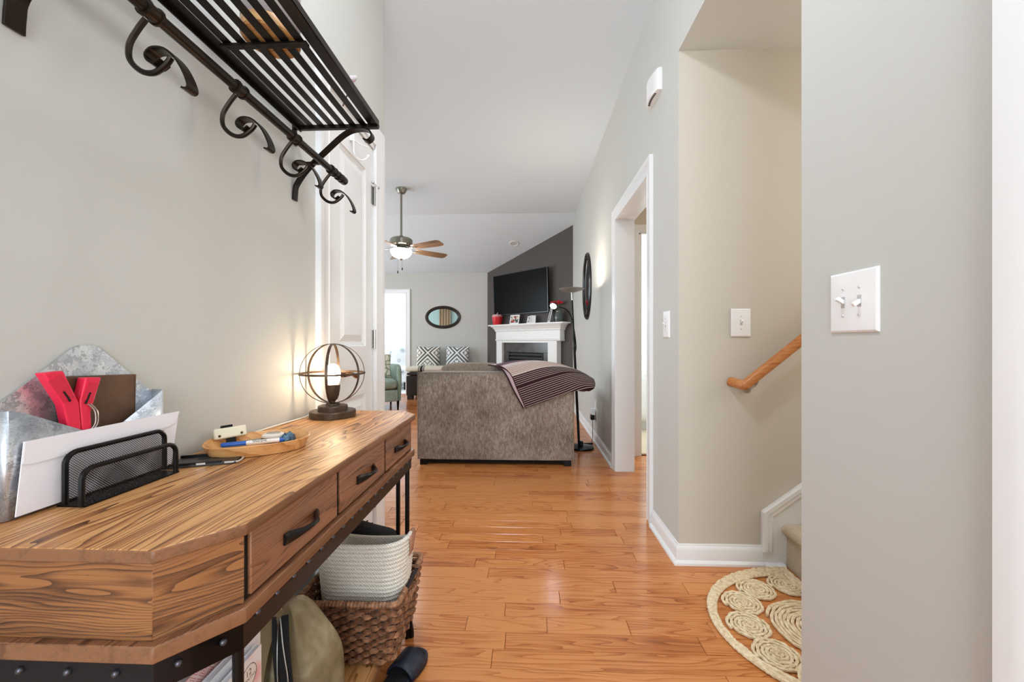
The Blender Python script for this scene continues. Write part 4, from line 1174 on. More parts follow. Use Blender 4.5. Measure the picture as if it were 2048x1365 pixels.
zp = crom([(-0.580, 0.917, 0.412), (-0.560, 0.888, 0.366), (-0.545, 0.873, 0.312), (-0.535, 0.866, 0.255), (-0.532, 0.864, 0.180)], 8)
MB().strap([p + Vector((0.004, -0.013, 0)) for p in zp], 0.034, 0.006, (0.9, 0.35, 0.0)).build('zip_opening', pm('black_zip_tape', (16, 15, 15), 0.8), BG)
zt_ = MB()
for sg in (-1, 1):
    zt_.tube([p + Vector((0.9, 0.35, 0)) * 0.010 * sg * min(1, 0.15 + i / 18) + Vector((0.006, -0.019, 0)) for i, p in enumerate(zp[:26])], 0.0016, 6)
zt_.build('zip_teeth', M['chrome'], BG)
MB().strap(crom([(-0.588, 0.908, 0.424), (-0.596, 0.874, 0.372), (-0.600, 0.856, 0.310), (-0.602, 0.850, 0.24), (-0.600, 0.850, 0.150)], 8), 0.036, 0.004, (1, 0.1, 0.0)).build('shoulder_strap', pm('olive_webbing', (118, 100, 70), 0.8, bump=(260, 0.3, 0.002)), BG)
MB().tube(crom([(-0.580, 0.917, 0.412), (-0.582, 0.912, 0.426), (-0.586, 0.917, 0.432), (-0.588, 0.925, 0.422)], 4), 0.003, 6).build('zip_pull', M['chrome'], BG)

# calendars and notepads standing on a file box at the near end
fb = MB().box(-0.700, -0.425, 0.530, 0.720, SH, 0.255); o = fb.build('file_box', pm('white_card', (228, 226, 224), 0.8), bevel=0.002); tag(o, 'white file box under the near end of the table', 'box')
def cover_mat(name, kind):
    m, nt, b = new_mat(name); b.inputs['Roughness'].default_value = 0.45
    tc = N(nt, 'ShaderNodeTexCoord'); mp = N(nt, 'ShaderNodeMapping')
    LK(nt, tc.outputs['Object'], mp.inputs['Vector'])
    if kind == 'diamond':
        mp.inputs['Rotation'].default_value = (math.radians(45), 0, 0)
        s = N(nt, 'ShaderNodeSeparateXYZ'); LK(nt, mp.outputs[0], s.inputs[0])
        def cell(v): return mth(nt, 'ABSOLUTE', mth(nt, 'SUBTRACT', mth(nt, 'FRACT', mth(nt, 'MULTIPLY', v, 62.0)), 0.5))
        mxv = mth(nt, 'MAXIMUM', cell(s.outputs[1]), cell(s.outputs[2]))
        f = mth(nt, 'GREATER_THAN', mth(nt, 'FRACT', mth(nt, 'MULTIPLY', mxv, 6.0)), 0.42)
        r_ = ramp(nt, [(0.0, srgb(206, 128, 124)), (1.0, srgb(238, 208, 204))], f, 'CONSTANT')
        r_.color_ramp.elements[1].position = 0.5
    else:
        nz = N(nt, 'ShaderNodeTexVoronoi', i_Scale=17.0, i_Randomness=1.0); nz.feature = 'SMOOTH_F1'
        LK(nt, mp.outputs[0], nz.inputs['Vector'])
        r_ = ramp(nt, [(0.0, srgb(222, 130, 138)), (0.16, srgb(236, 176, 178)), (0.30, srgb(242, 214, 212)), (0.36, srgb(240, 236, 236)), (1.0, srgb(244, 242, 242))], nz.outputs['Distance'])
    LK(nt, r_.outputs[0], b.inputs['Base Color'])
    return m
pages = pm('white_pages', (226, 226, 232), 0.7)
def booklet(name, label, x, y0, y1, z1, mat, t=0.010):
    e = empty(name, (x, (y0 + y1) / 2, 0.255), label, 'notebook', group=None)
    MB().box(x - t + 0.001, x - 0.001, y0 + 0.001, y1 - 0.001, 0.256, z1 - 0.002).build('pages', pages, e)
    MB().box(x - 0.001, x, y0, y1, 0.2555, z1).build('front_cover', mat, e)
    MB().box(x - t, x - t + 0.001, y0, y1, 0.2555, z1).build('back_cover', mat, e)
    return e
booklet('planner_box', 'pink diamond-patterned notebook standing behind the calendar under the table', -0.492, 0.548, 0.690, 0.562, cover_mat('pink_diamond_cover', 'diamond'), 0.014)
booklet('notepad', 'plain white notepad between the pink notebook and the calendar', -0.472, 0.545, 0.684, 0.546, pm('white_cover', (226, 226, 230), 0.35), 0.012)
cal = booklet('calendar', 'white calendar with pink flowers and round twelve months sticker under the table', -0.455, 0.545, 0.662, 0.535, cover_mat('pink_flower_cover', 'flower'), 0.010)
yc_, zc_ = 0.630, 0.505
MB().lathe([(0.0195, 0.0002), (0.0195, 0.0008)], (-0.455, yc_, zc_), 36, 'X').build('sticker', pm('cream_sticker', (240, 226, 220), 0.6), cal)
ring = [(-0.4540, yc_ + 0.0182 * math.cos(a), zc_ + 0.0182 * math.sin(a)) for a in [2 * math.pi * k / 40 for k in range(40)]]
MB().tube(ring, 0.0004, 4, closed=True).build('sticker_ring', ink, cal)
tm = lambda z: Matrix.Translation((-0.4541, yc_, z)) @ Matrix(((0, 0, 1, 0), (1, 0, 0, 0), (0, 1, 0, 0), (0, 0, 0, 1)))
text_mesh('12', 0.0135, 'print_number', ink, cal, tm(zc_ + 0.006))
text_mesh('MONTHS', 0.0078, 'print_word', ink, cal, tm(zc_ - 0.004))

# slide sandals on the floor at the table foot
def sandal(name, loc, rz, label, colr, strapc):
    s = empty(name, loc, label, 'sandal', rz=rz)
    pts = crom([(-0.12, 0.0, 0), (-0.10, 0.030, 0), (-0.02, 0.034, 0), (0.06, 0.045, 0), (0.115, 0.032, 0), (0.13, 0, 0), (0.115, -0.034, 0), (0.06, -0.045, 0), (-0.02, -0.034, 0), (-0.10, -0.030, 0)], 4, closed=True)
    MB().prism([(p.x, p.y, 0.001) for p in pts], (0, 0, 0.020)).build('sole', colr, s, local=True, bevel=0.003)
    MB().prism([(p.x * 0.92, p.y * 0.86, 0.0212) for p in pts], (0, 0, 0.003)).build('footbed', pm(name + '_bed', (20, 20, 24), 0.85), s, local=True)
    rows = []
    for x_ in (0.005, 0.03, 0.06, 0.085):
        rows.append([(x_, 0.047 * math.cos(a), 0.014 + 0.040 * math.sin(a)) for a in [math.pi * k / 12 for k in range(13)]])
    so_ = MB().quadgrid(rows).build('strap', strapc, s, local=True); md = so_.modifiers.new('thick', 'SOLIDIFY'); md.thickness = 0.006
    return s
navy = pm('navy_rubber', (30, 34, 48), 0.5); greyf = pm('grey_felt', (196, 190, 178), 0.8)
sandal('slide_sandal', (-0.398, 1.205, 0.0), math.radians(72), 'navy slide sandal on the floor half under the wicker basket', navy, navy)
sandal('slide_sandal', (-0.352, 1.070, 0.0), math.radians(62), 'grey strapped slide sandal on the floor at the bottom edge', pm('grey_sole', (170, 166, 158), 0.7), greyf)

# ------------------------------------------------------------------ carpeted stairs
def step(i):
    x0 = 1.205 + i * 0.262; z0, z1 = i * 0.197, (i + 1) * 0.197
    prof = [(x0, z0 if i else 0.001), (x0 + 0.003, z1 - 0.055)]
    for k in range(9):
        a = -math.pi / 2 - k * math.pi / 8
        prof.append((x0 + 0.002 + 0.024 * math.cos(a), z1 - 0.024 + 0.024 * math.sin(a)))
    prof += [(x0 + 0.30, z1), (x0 + 0.30, z0 if i else 0.001)]
    return MB().prism([(x_, 1.0735, z_) for x_, z_ in prof], (0, 0.833, 0))
st_ = empty('staircase', (1.2, 1.5, 0), 'beige carpeted staircase rising to the right behind the wall end', 'stairs')
for i in range(5):
    step(i).build('stair_step', M['carpet'], st_, angle=50)

# ------------------------------------------------------------------ braided jute mat
jute, nt, b = new_mat('braided_jute')
b.inputs['Roughness'].default_value = 0.9; b.inputs['Specular IOR Level'].default_value = 0.15
tc = N(nt, 'ShaderNodeTexCoord'); nz = N(nt, 'ShaderNodeTexNoise', i_Scale=70.0, i_Detail=3.0); LK(nt, tc.outputs['Object'], nz.inputs['Vector'])
r_ = ramp(nt, [(0.3, srgb(214, 188, 146)), (0.55, srgb(238, 218, 184)), (0.75, srgb(248, 236, 210))], nz.outputs[0]); LK(nt, r_.outputs[0], b.inputs['Base Color'])
bp = N(nt, 'ShaderNodeBump', i_Strength=0.4, i_Distance=0.003); LK(nt, nz.outputs[0], bp.inputs['Height']); LK(nt, bp.outputs[0], b.inputs['Normal'])
RG = empty('jute_mat', (1.0, 1.485, 0), 'half-round braided jute mat with open coil circles at the stair foot', 'rug')
rcx, rcy, rax, ray = 1.184, 1.487, 0.495, 0.402
def braid(mb, path, r, closed, pitch=0.016):
    """two-lobed braid: radius swells along the cord and lobes alternate left and right"""
    pts = [Vector(p) for p in path]; N_ = len(pts)
    out, rr = [], []
    dist = 0
    for i, p in enumerate(pts):
        if i: dist += (p - pts[i - 1]).length
        ph = 2 * math.pi * dist / pitch
        t = (pts[(i + 1) % N_] - pts[i - 1]) if closed else (pts[min(i + 1, N_ - 1)] - pts[max(i - 1, 0)])
        nn = Vector((-t.y, t.x, 0)).normalized() if t.length > 0 else Vector((1, 0, 0))
        out.append(p + nn * (0.0016 * math.sin(ph)) + Vector((0, 0, 0.0012 * math.cos(2 * ph))))
        rr.append(r * (1 + 0.12 * math.cos(2 * ph)))
    mb.tube(out, rr, 6, closed=closed)
def halfoval(s_in):
    """D-shaped outline, s_in inset from the edge"""
    a, b2 = rax - s_in, ray - s_in
    pts = []
    n = 150
    for k in range(n + 1):
        t = math.pi / 2 + math.pi * k / n
        pts.append((rcx - s_in * 0.6 + a * math.cos(t), rcy + b2 * math.sin(t), 0.0075))
    xr = rcx - s_in * 0.6
    y0, y1 = rcy - b2, rcy + b2
    m_ = 60
    for k in range(1, m_): pts.append((xr, y0 + (y1 - y0) * k / m_, 0.0075))
    return pts
for k in range(5):
    mb = MB(); braid(mb, halfoval(0.007 + k * 0.0134), 0.0063, True); mb.build('border_braid', jute, RG)
import_spots = []
def coil(cx_, cy_, rad, name, first=None):
    turns = rad / 0.0132
    n = int(turns * 34)
    path = [(cx_ + (rad * k / n) * math.cos(2 * math.pi * turns * k / n), cy_ + (rad * k / n) * math.sin(2 * math.pi * turns * k / n), 0.0072) for k in range(3, n + 1)]
    mb = MB(); braid(mb, path, 0.0061, False); return mb.build(name, jute, RG)
coil(1.058, 1.480, 0.164, 'centre_coil')
for x_, y_ in ((1.110, 1.748), (0.962, 1.716), (0.858, 1.625), (0.812, 1.496), (0.832, 1.360), (0.914, 1.250), (1.046, 1.200)):
    coil(x_, y_, 0.073, 'small_coil')

# ------------------------------------------------------------------ handrail
HR = empty('handrail', (1.0, 1.853, 0.85), 'round oak handrail on a nickel bracket beside the stairs', 'handrail')
hz = lambda x_: 0.852 + (x_ - 0.985) * 0.82
MB().tube([(0.985, 1.853, hz(0.985)), (1.25, 1.853, hz(1.25)), (1.9, 1.853, hz(1.9))], 0.0225, 20).build('rail', M['oak_rail'], HR)
MB().tube([(0.957, 1.9215, 0.862), (0.968, 1.89, 0.858), (0.985, 1.853, hz(0.985))], 0.0225, 20).build('return_end', M['oak_rail'], HR)
MB().ball((0.985, 1.853, hz(0.985)), 0.0225, n=16, m=10).build('mitre', M['oak_rail'], HR)
bx_ = 1.045
bkt = MB(); bkt.tube(crom([(bx_ - 0.012, 1.920, hz(bx_) - 0.075), (bx_ - 0.010, 1.895, hz(bx_) - 0.068), (bx_ - 0.004, 1.868, hz(bx_) - 0.050), (bx_, 1.855, hz(bx_) - 0.030), (bx_, 1.853, hz(bx_) - 0.022)], 5), 0.0045, 8)
bkt.lathe([(0.017, 0), (0.017, -0.004), (0.008, -0.008)], (bx_ - 0.012, 1.9215, hz(bx_) - 0.075), 16, 'Y'); bkt.obox((bx_, 1.853, hz(bx_) - 0.0225), (0.773, 0, 0.634), (0, 1, 0), (-0.634, 0, 0.773), 0.020, 0.009, 0.0015)
bkt.build('bracket', M['chrome'], HR)

# ------------------------------------------------------------------ switch plates
def plate_verts(o_, u, v, n, hw, hh, th):
    """bevelled cover plate"""
    o_, u, v, n = map(Vector, (o_, u, v, n))
    rows = []
    for s, q in ((0.0, 0.0), (0.0, th * 0.45), (0.004, th * 0.8), (0.012, th)):
        rows.append([o_ + u * a * (hw - s) + v * b2 * (hh - s) + n * q for a, b2 in ((-1, -1), (1, -1), (1, 1), (-1, 1))])
    m_ = MB().quadgrid(rows, closed_u=True); m_.poly(rows[-1]); return m_
def switch(name, label, o_, u, v, n, hw, hh, toggles):
    e = empty(name, o_, label, 'light switch')
    pl = plate_verts(o_, u, v, n, hw, hh, 0.007).build('cover_plate', M['plastic'], e, angle=20)
    o_, u, v, n = map(Vector, (o_, u, v, n))
    for off, upw in toggles:
        c = o_ + u * off + n * 0.007
        MB().obox(c + n * 0.0003, u, v, n, 0.0052, 0.0125, 0.0006).build('toggle_frame', pm('switch_frame_grey', (190, 188, 186), 0.5), e)  # plain grey frame round the toggle
        d_ = (n * 0.85 + v * (0.55 if upw else -0.55)).normalized()
        tg = MB().obox(c + d_ * 0.008, u, d_.cross(u), d_, 0.0042, 0.0042, 0.009); tg.build('toggle', M['plastic'], e, bevel=0.001)
        for s in (-0.030, 0.030): MB().ball(c + v * s, 0.0032, n=8, m=6).build('screw', pm('white_screw', (208, 206, 204), 0.4), e)
    return e
switch('light_switch', 'white double toggle light switch on the near right wall', (R, 0.902, 1.139), (0, 1, 0), (0, 0, 1), (-1, 0, 0), 0.064, 0.067, ((0.022, True), (-0.022, False)))
switch('light_switch', 'white single toggle switch on the beige stairwell wall', (1.002, 1.9215, 1.141), (1, 0, 0), (0, 0, 1), (0, -1, 0), 0.045, 0.066, ((0.0, True),))
switch('light_switch', 'white single switch seen edge-on beside the cased doorway', (R, 2.080, 1.140), (0, 1, 0), (0, 0, 1), (-1, 0, 0), 0.045, 0.068, ((0.0, True),))
# doorbell chime box
DC = empty('door_chime', (R, 2.25, 2.46), 'white doorbell chime box high on the right wall', 'chime box')
rows = []
for q, s in ((0.0, 0.0), (0.016, 0.0), (0.024, 0.003), (0.028, 0.010)):
    rr = []
    for k in range(15):
        t = -1 + 2 * k / 14
        rr.append((R - q - 0.018 * (1 - t * t) * (q / 0.028), 2.247 + t * (0.094 - s), 2.400 + s))
    for k in range(15):
        t = 1 - 2 * k / 14
        rr.append((R - q - 0.018 * (1 - t * t) * (q / 0.028), 2.247 + t * (0.094 - s), 2.518 - s))
    rows.append(rr)
q = MB().quadgrid(rows, closed_u=True); q.poly(rows[-1]); q.build('cover', M['plastic'], DC, angle=30)
for k in range(9):
    t = -0.6 + k * 0.15
    MB().box(R - 0.020 - 0.014 * (1 - t * t), R - 0.010 - 0.014 * (1 - t * t), 2.247 + t * 0.09 - 0.004, 2.247 + t * 0.09 + 0.004, 2.3985, 2.4015).build('grille_slot', pm('grille_dark', (60, 58, 56), 0.7), DC)
# hall ceiling light (above the frame; its light throws the handrail shadow)
CLT = empty('ceiling_light', (-0.20, 0.80, H), 'round flush ceiling light above the hall', 'ceiling light')
MB().lathe([(0.0, 0.0), (0.15, 0.0), (0.15, -0.025), (0.135, -0.03), (0.0, -0.03)], (-0.20, 0.80, H - 0.001), 32).build('pan', M['steel'], CLT)
MB().lathe([(0.125, -0.031), (0.122, -0.055), (0.10, -0.085), (0.055, -0.105), (0.0, -0.11)], (-0.20, 0.80, H - 0.001), 32).build('glass_bowl', pm('lit_frosted_bowl', (255, 244, 228), 0.5, emit=((236, 243, 255), E_HALL)), CLT)
CL2 = empty('ceiling_light', (1.38, 2.9, 2.44), 'small flush ceiling light of the bedroom lobby', 'ceiling light')
MB().lathe([(0.0, 0.0), (0.12, 0.0), (0.12, -0.02), (0.0, -0.02)], (1.38, 2.9, 2.439), 24).build('pan', M['steel'], CL2)
MB().lathe([(0.11, -0.021), (0.09, -0.06), (0.0, -0.08)], (1.38, 2.9, 2.439), 24).build('glass_bowl', pm('lit_lobby_bowl', (255, 244, 228), 0.5, emit=((255, 240, 220), E_LOBBY)), CL2)

# ------------------------------------------------------------------ loveseat seen from behind
def fabric(name, c1, c2, c3, sx=90, sz=18, fine=260, rough=0.92):
    m, nt, b = new_mat(name)
    b.inputs['Roughness'].default_value = rough; b.inputs['Specular IOR Level'].default_value = 0.15; b.inputs['Sheen Weight'].default_value = 0.15
    tc = N(nt, 'ShaderNodeTexCoord'); mp = N(nt, 'ShaderNodeVectorMath', operation='MULTIPLY'); mp.inputs[1].default_value = (sx, sx, sz)
    LK(nt, tc.outputs['Object'], mp.inputs[0])
    nz = N(nt, 'ShaderNodeTexNoise', i_Scale=1.0, i_Detail=5.0, i_Roughness=0.75); LK(nt, mp.outputs[0], nz.inputs['Vector'])
    n2 = N(nt, 'ShaderNodeTexNoise', i_Scale=5.0, i_Detail=2.0); LK(nt, tc.outputs['Object'], n2.inputs['Vector'])
    n3 = N(nt, 'ShaderNodeTexNoise', i_Scale=float(fine), i_Detail=2.0); LK(nt, tc.outputs['Object'], n3.inputs['Vector'])
    s = mth(nt, 'ADD', mth(nt, 'MULTIPLY', nz.outputs[0], 0.6), mth(nt, 'ADD', mth(nt, 'MULTIPLY', n2.outputs[0], 0.25), mth(nt, 'MULTIPLY', n3.outputs[0], 0.25)))
    r_ = ramp(nt, [(0.38, srgb(*c1)), (0.55, srgb(*c2)), (0.72, srgb(*c3))], s); LK(nt, r_.outputs[0], b.inputs['Base Color'])
    bp = N(nt, 'ShaderNodeBump', i_Strength=0.35, i_Distance=0.003); LK(nt, s, bp.inputs['Height']); LK(nt, bp.outputs[0], b.inputs['Normal'])
    return m
taupe = fabric('taupe_chenille', (96, 83, 72), (148, 134, 121), (196, 184, 172), sx=70, sz=26, fine=150)
CX0, CX1, CY = -0.943, 0.384, 3.36
SF = empty('loveseat', (-0.28, 3.85, 0), 'taupe chenille loveseat seen from behind in the middle of the room', 'sofa')
def softbox(x0, x1, y0, y1, z0, z1, r, nx=10, ny=4, nz=8, puff=0.0):
    """box with rounded edges and slightly puffed faces"""
    bm = bmesh.new(); bmesh.ops.create_cube(bm, size=2.0)
    bmesh.ops.subdivide_edges(bm, edges=bm.edges, cuts=7, use_grid_fill=True)
    c = Vector(((x0 + x1) / 2, (y0 + y1) / 2, (z0 + z1) / 2)); h = Vector(((x1 - x0) / 2, (y1 - y0) / 2, (z1 - z0) / 2))
    mb = MB()
    for v in bm.verts:
        q = Vector((v.co.x * h.x, v.co.y * h.y, v.co.z * h.z))
        inn = Vector([max(-(h[k] - r), min(h[k] - r, q[k])) for k in range(3)])
        d_ = q - inn
        if d_.length > 1e-6: q = inn + d_.normalized() * r
        if puff:
            u_ = [v.co[k] for k in range(3)]
            for k in range(3):
                if abs(u_[k]) > 0.99:
                    o1, o2 = [j for j in range(3) if j != k]
                    q[k] += math.copysign(puff * (1 - u_[o1] ** 2) * (1 - u_[o2] ** 2), u_[k])
        mb.v.append(tuple(c + q))
    bm.verts.index_update()
    for f in bm.faces:
        mb.f.append(tuple(v.index for v in f.verts)); mb.m.append(0)
    bm.free()
    return mb
softbox(CX0, CX1, CY, CY + 0.20, 0.045, 0.790, 0.012, puff=0.006).build('back_panel', taupe, SF, bevel=0.006)
wl_ = MB(); wl_.tube([(CX0 + 0.004, CY + 0.004, 0.05), (CX0 + 0.002, CY + 0.004, 0.45), (CX0, CY + 0.004, 0.787), (CX1 - 0.2, CY + 0.004, 0.789), (CX1, CY + 0.004, 0.787), (CX1 - 0.002, CY + 0.004, 0.05)], 0.0045, 8)
wl_.build('piping', fabric('taupe_piping', (128, 112, 98), (150, 134, 118), (170, 156, 140)), SF)
for sx in (0, 1):
    xa = CX0 if sx == 0 else CX1 - 0.17
    softbox(xa, xa + 0.17, CY + 0.20, CY + 0.92, 0.05, 0.62, 0.03).build('arm', taupe, SF, sub=1, angle=80)
softbox(CX0 + 0.17, CX1 - 0.17, CY + 0.20, CY + 0.90, 0.05, 0.28, 0.02).build('seat_base', taupe, SF)
for k in range(2):
    xa = CX0 + 0.175 + k * 0.495
    softbox(xa, xa + 0.485, CY + 0.36, CY + 0.93, 0.285, 0.45, 0.04, puff=0.02).build('seat_cushion', taupe, SF, sub=1, angle=80)
lightt = fabric('taupe_cushion', (118, 100, 88), (150, 132, 118), (172, 156, 144), sx=60, sz=40)
softbox(-0.80, -0.22, CY + 0.205, CY + 0.40, 0.40, 0.846, 0.05, puff=0.016).build('back_cushion', lightt, SF, sub=1, angle=80)
softbox(-0.215, 0.215, CY + 0.205, CY + 0.40, 0.40, 0.835, 0.05, puff=0.014).build('back_cushion', lightt, SF, sub=1, angle=80)
for x_, y_ in ((CX0 + 0.05, CY + 0.04), (CX1 - 0.05, CY + 0.04), (CX0 + 0.05, CY + 0.86), (CX1 - 0.05, CY + 0.86)):
    MB().prism([(x_ - 0.03, y_ - 0.03, 0), (x_ + 0.03, y_ - 0.03, 0), (x_ + 0.03, y_ + 0.03, 0), (x_ - 0.03, y_ + 0.03, 0)], (0, 0, 0.046)).build('foot', M['black'], SF)
MB().box(CX0 + 0.03, CX1 - 0.03, CY + 0.03, CY + 0.85, 0.018, 0.05).build('underframe', pm('black_dust_cover', (16, 15, 15), 0.9), SF)

# ------------------------------------------------------------------ striped throw
thr_m, nt, b = new_mat('striped_knit_throw')
b.inputs['Roughness'].default_value = 0.95; b.inputs['Specular IOR Level'].default_value = 0.1
tc = N(nt, 'ShaderNodeTexCoord'); s = N(nt, 'ShaderNodeSeparateXYZ'); LK(nt, tc.outputs['Object'], s.inputs[0])
su = N(nt, 'ShaderNodeSeparateXYZ'); LK(nt, tc.outputs['UV'], su.inputs[0])
# distance across the stripes, measured down the cloth: 0 at the top of the fold, larger towards the hem
p_ = mth(nt, 'ADD', mth(nt, 'MULTIPLY', s.outputs[0], 0.36), mth(nt, 'ADD', mth(nt, 'MULTIPLY', s.outputs[2], -1.0), mth(nt, 'MULTIPLY', s.outputs[1], -0.9)))
p_ = mth(nt, 'ADD', p_, 0.20)
band = ramp(nt, [(0.0, srgb(104, 80, 100)), (0.035, srgb(226, 212, 212)), (0.10, srgb(218, 196, 184)), (0.20, srgb(226, 214, 204)), (0.225, srgb(62, 38, 42))], p_, 'CONSTANT')
fr_ = mth(nt, 'FRACT', mth(nt, 'MULTIPLY', p_, 54.0))
linew_ = mth(nt, 'LESS_THAN', fr_, 0.26)
isdark = mth(nt, 'GREATER_THAN', p_, 0.225)
gap = mth(nt, 'MULTIPLY', mth(nt, 'GREATER_THAN', p_, 0.330), mth(nt, 'LESS_THAN', p_, 0.352))
linew_ = mth(nt, 'MULTIPLY', linew_, mth(nt, 'SUBTRACT', 1.0, gap))
lc = ramp(nt, [(0.0, srgb(140, 116, 108)), (0.5, srgb(190, 174, 168))], isdark, 'CONSTANT')
mx = N(nt, 'ShaderNodeMix', data_type='RGBA'); LK(nt, linew_, mx.inputs[0]); LK(nt, band.outputs[0], mx.inputs[6]); LK(nt, lc.outputs[0], mx.inputs[7])
edge = mth(nt, 'LESS_THAN', su.outputs[0], 0.022)
mx2 = N(nt, 'ShaderNodeMix', data_type='RGBA'); LK(nt, edge, mx2.inputs[0]); LK(nt, mx.outputs[2], mx2.inputs[6]); mx2.inputs[7].default_value = srgb(74, 36, 46)
LK(nt, mx2.outputs[2], b.inputs['Base Color'])
bp = N(nt, 'ShaderNodeBump', i_Strength=0.4, i_Distance=0.003); LK(nt, fr_, bp.inputs['Height']); LK(nt, bp.outputs[0], b.inputs['Normal'])
TH = empty('throw_blanket', (0.1, 3.40, 0.80), 'maroon and cream striped knit throw draped over the loveseat back', 'blanket')
ctrl = [
 [(-0.30, 3.66, 0.832), (-0.155, 3.66, 0.846), (0.027, 3.66, 0.852), (0.245, 3.66, 0.835), (0.434, 3.64, 0.775), (0.522, 3.62, 0.721)],
 [(-0.30, 3.50, 0.849), (-0.15, 3.50, 0.880), (0.026, 3.50, 0.892), (0.245, 3.50, 0.866), (0.445, 3.50, 0.800), (0.562, 3.48, 0.734)],
 [(-0.211, 3.36, 0.832), (-0.084, 3.36, 0.856), (0.067, 3.36, 0.856), (0.252, 3.36, 0.829), (0.436, 3.36, 0.770), (0.563, 3.38, 0.716)],
 [(-0.142, 3.325, 0.767), (-0.025, 3.325, 0.767), (0.108, 3.325, 0.772), (0.274, 3.325, 0.751), (0.44, 3.318, 0.711), (0.562, 3.35, 0.692)],
 [(-0.092, 3.318, 0.651), (0.017, 3.318, 0.668), (0.149, 3.318, 0.685), (0.298, 3.318, 0.699), (0.443, 3.312, 0.679), (0.550, 3.345, 0.660)],
 [(-0.025, 3.322, 0.498), (0.066, 3.322, 0.528), (0.182, 3.322, 0.57), (0.306, 3.322, 0.62), (0.43, 3.318, 0.648), (0.512, 3.36, 0.634)],
]
g_ = surf(ctrl, 8, 8)
to = MB().quadgrid(g_, uv=True).build('knit', thr_m, TH, angle=80); md = to.modifiers.new('thick', 'SOLIDIFY'); md.thickness = 0.012; md.offset = -1.0
und = surf([[(0.40, 3.322, 0.652), (0.46, 3.322, 0.648), (0.512, 3.362, 0.636)], [(0.405, 3.42, 0.640), (0.47, 3.42, 0.626), (0.520, 3.43, 0.640)], [(0.41, 3.55, 0.68), (0.47, 3.55, 0.665), (0.530, 3.54, 0.690)]], 5, 5)
MB().quadgrid(und, uv=True).build('folded_underside', thr_m, TH)
lin = surf([[(-0.345, 3.50, 0.846), (-0.24, 3.40, 0.836), (-0.178, 3.340, 0.770), (-0.120, 3.330, 0.652), (-0.035, 3.328, 0.498)], [(-0.290, 3.50, 0.856), (-0.200, 3.37, 0.835), (-0.138, 3.334, 0.768), (-0.086, 3.326, 0.652), (-0.018, 3.326, 0.506)]], 6, 3)
lo = MB().quadgrid(lin).build('pink_lining', pm('pink_lining', (216, 190, 194), 0.9), TH, angle=80); md = lo.modifiers.new('thick', 'SOLIDIFY'); md.thickness = 0.008
MB().tube(crom([(-0.348, 3.50, 0.845), (-0.245, 3.40, 0.834), (-0.182, 3.338, 0.768), (-0.124, 3.328, 0.650), (-0.038, 3.326, 0.494)], 6), 0.006, 6).build('dark_hem', pm('maroon_hem', (56, 26, 34), 0.9), TH)

# ------------------------------------------------------------------ floor lamp behind the loveseat
FLM = empty('floor_lamp', (0.515, 3.952, 0), 'black torchiere floor lamp with lit reading arm beside the wall', 'floor lamp')
fb_, ft_ = Vector((0.505, 3.952, 0)), Vector((0.432, 3.952, 1.53))
ax_ = lambda z: fb_ + (ft_ - fb_) * (z / 1.53)
MB().lathe([(0.0, 0.0), (0.122, 0.0), (0.125, 0.006), (0.120, 0.018), (0.06, 0.026), (0.02, 0.032), (0.016, 0.07), (0.0, 0.072)], (0.525, 3.952, 0), 36).build('base', M['black'], FLM)
MB().tube([ax_(0.03), ax_(1.0)], 0.0125, 12).build('lower_pole', M['black'], FLM)
MB().tube([ax_(1.0), ax_(1.46)], 0.0095, 12).build('upper_pole', M['black'], FLM)
MB().tube([ax_(1.45), ax_(1.545)], 0.0075, 12).build('nickel_neck', M['chrome'], FLM)
hc = ax_(1.55)
MB().lathe([(0.0, -0.012), (0.035, -0.010), (0.090, 0.006), (0.122, 0.022), (0.124, 0.026), (0.116, 0.024), (0.085, 0.012), (0.0, 0.008)], (hc.x, hc.y, hc.z), 36).build('uplight_bowl', pm('silver_shade', (150, 148, 142), 0.4, metal=0.3), FLM)
MB().lathe([(0.0, 0.0125), (0.075, 0.0125), (0.072, 0.016), (0.0, 0.016)], (hc.x, hc.y, hc.z), 24).build('led_ring', pm('lit_uplight', (255, 250, 240), 0.5, emit=((255, 244, 226), E_TORCH)), FLM)
arm = crom([ax_(0.93), ax_(1.0) + Vector((0.016, 0, 0)), ax_(1.15) + Vector((0.006, -0.01, 0)), Vector((0.425, 3.93, 1.290)), Vector((0.375, 3.91, 1.365)), Vector((0.300, 3.90, 1.392))], 6)
MB().tube(arm, 0.006, 10).build('reading_arm', M['black'], FLM)
hd = Vector((0.247, 3.90, 1.400))
axh = Vector((-0.30, -0.62, -0.62)).normalized()
u_ = axh.cross(Vector((0, 0, 1))).normalized(); v_ = u_.cross(axh)
def disc(c, r, d0, d1, n=24):
    rows = [[c + axh * d_ + (u_ * math.cos(2 * math.pi * k / n) + v_ * math.sin(2 * math.pi * k / n)) * r_ for k in range(n)] for r_, d_ in ((0.004, d0), (r, d0), (r, d1), (0.004, d1))]
    return MB().quadgrid(rows, closed_u=True)
disc(hd, 0.036, -0.014, 0.0).build('reading_head', M['black'], FLM)
disc(hd, 0.031, 0.0002, 0.003).build('reading_led', pm('lit_led', (240, 246, 255), 0.5, emit=((225, 238, 255), E_LED)), FLM)
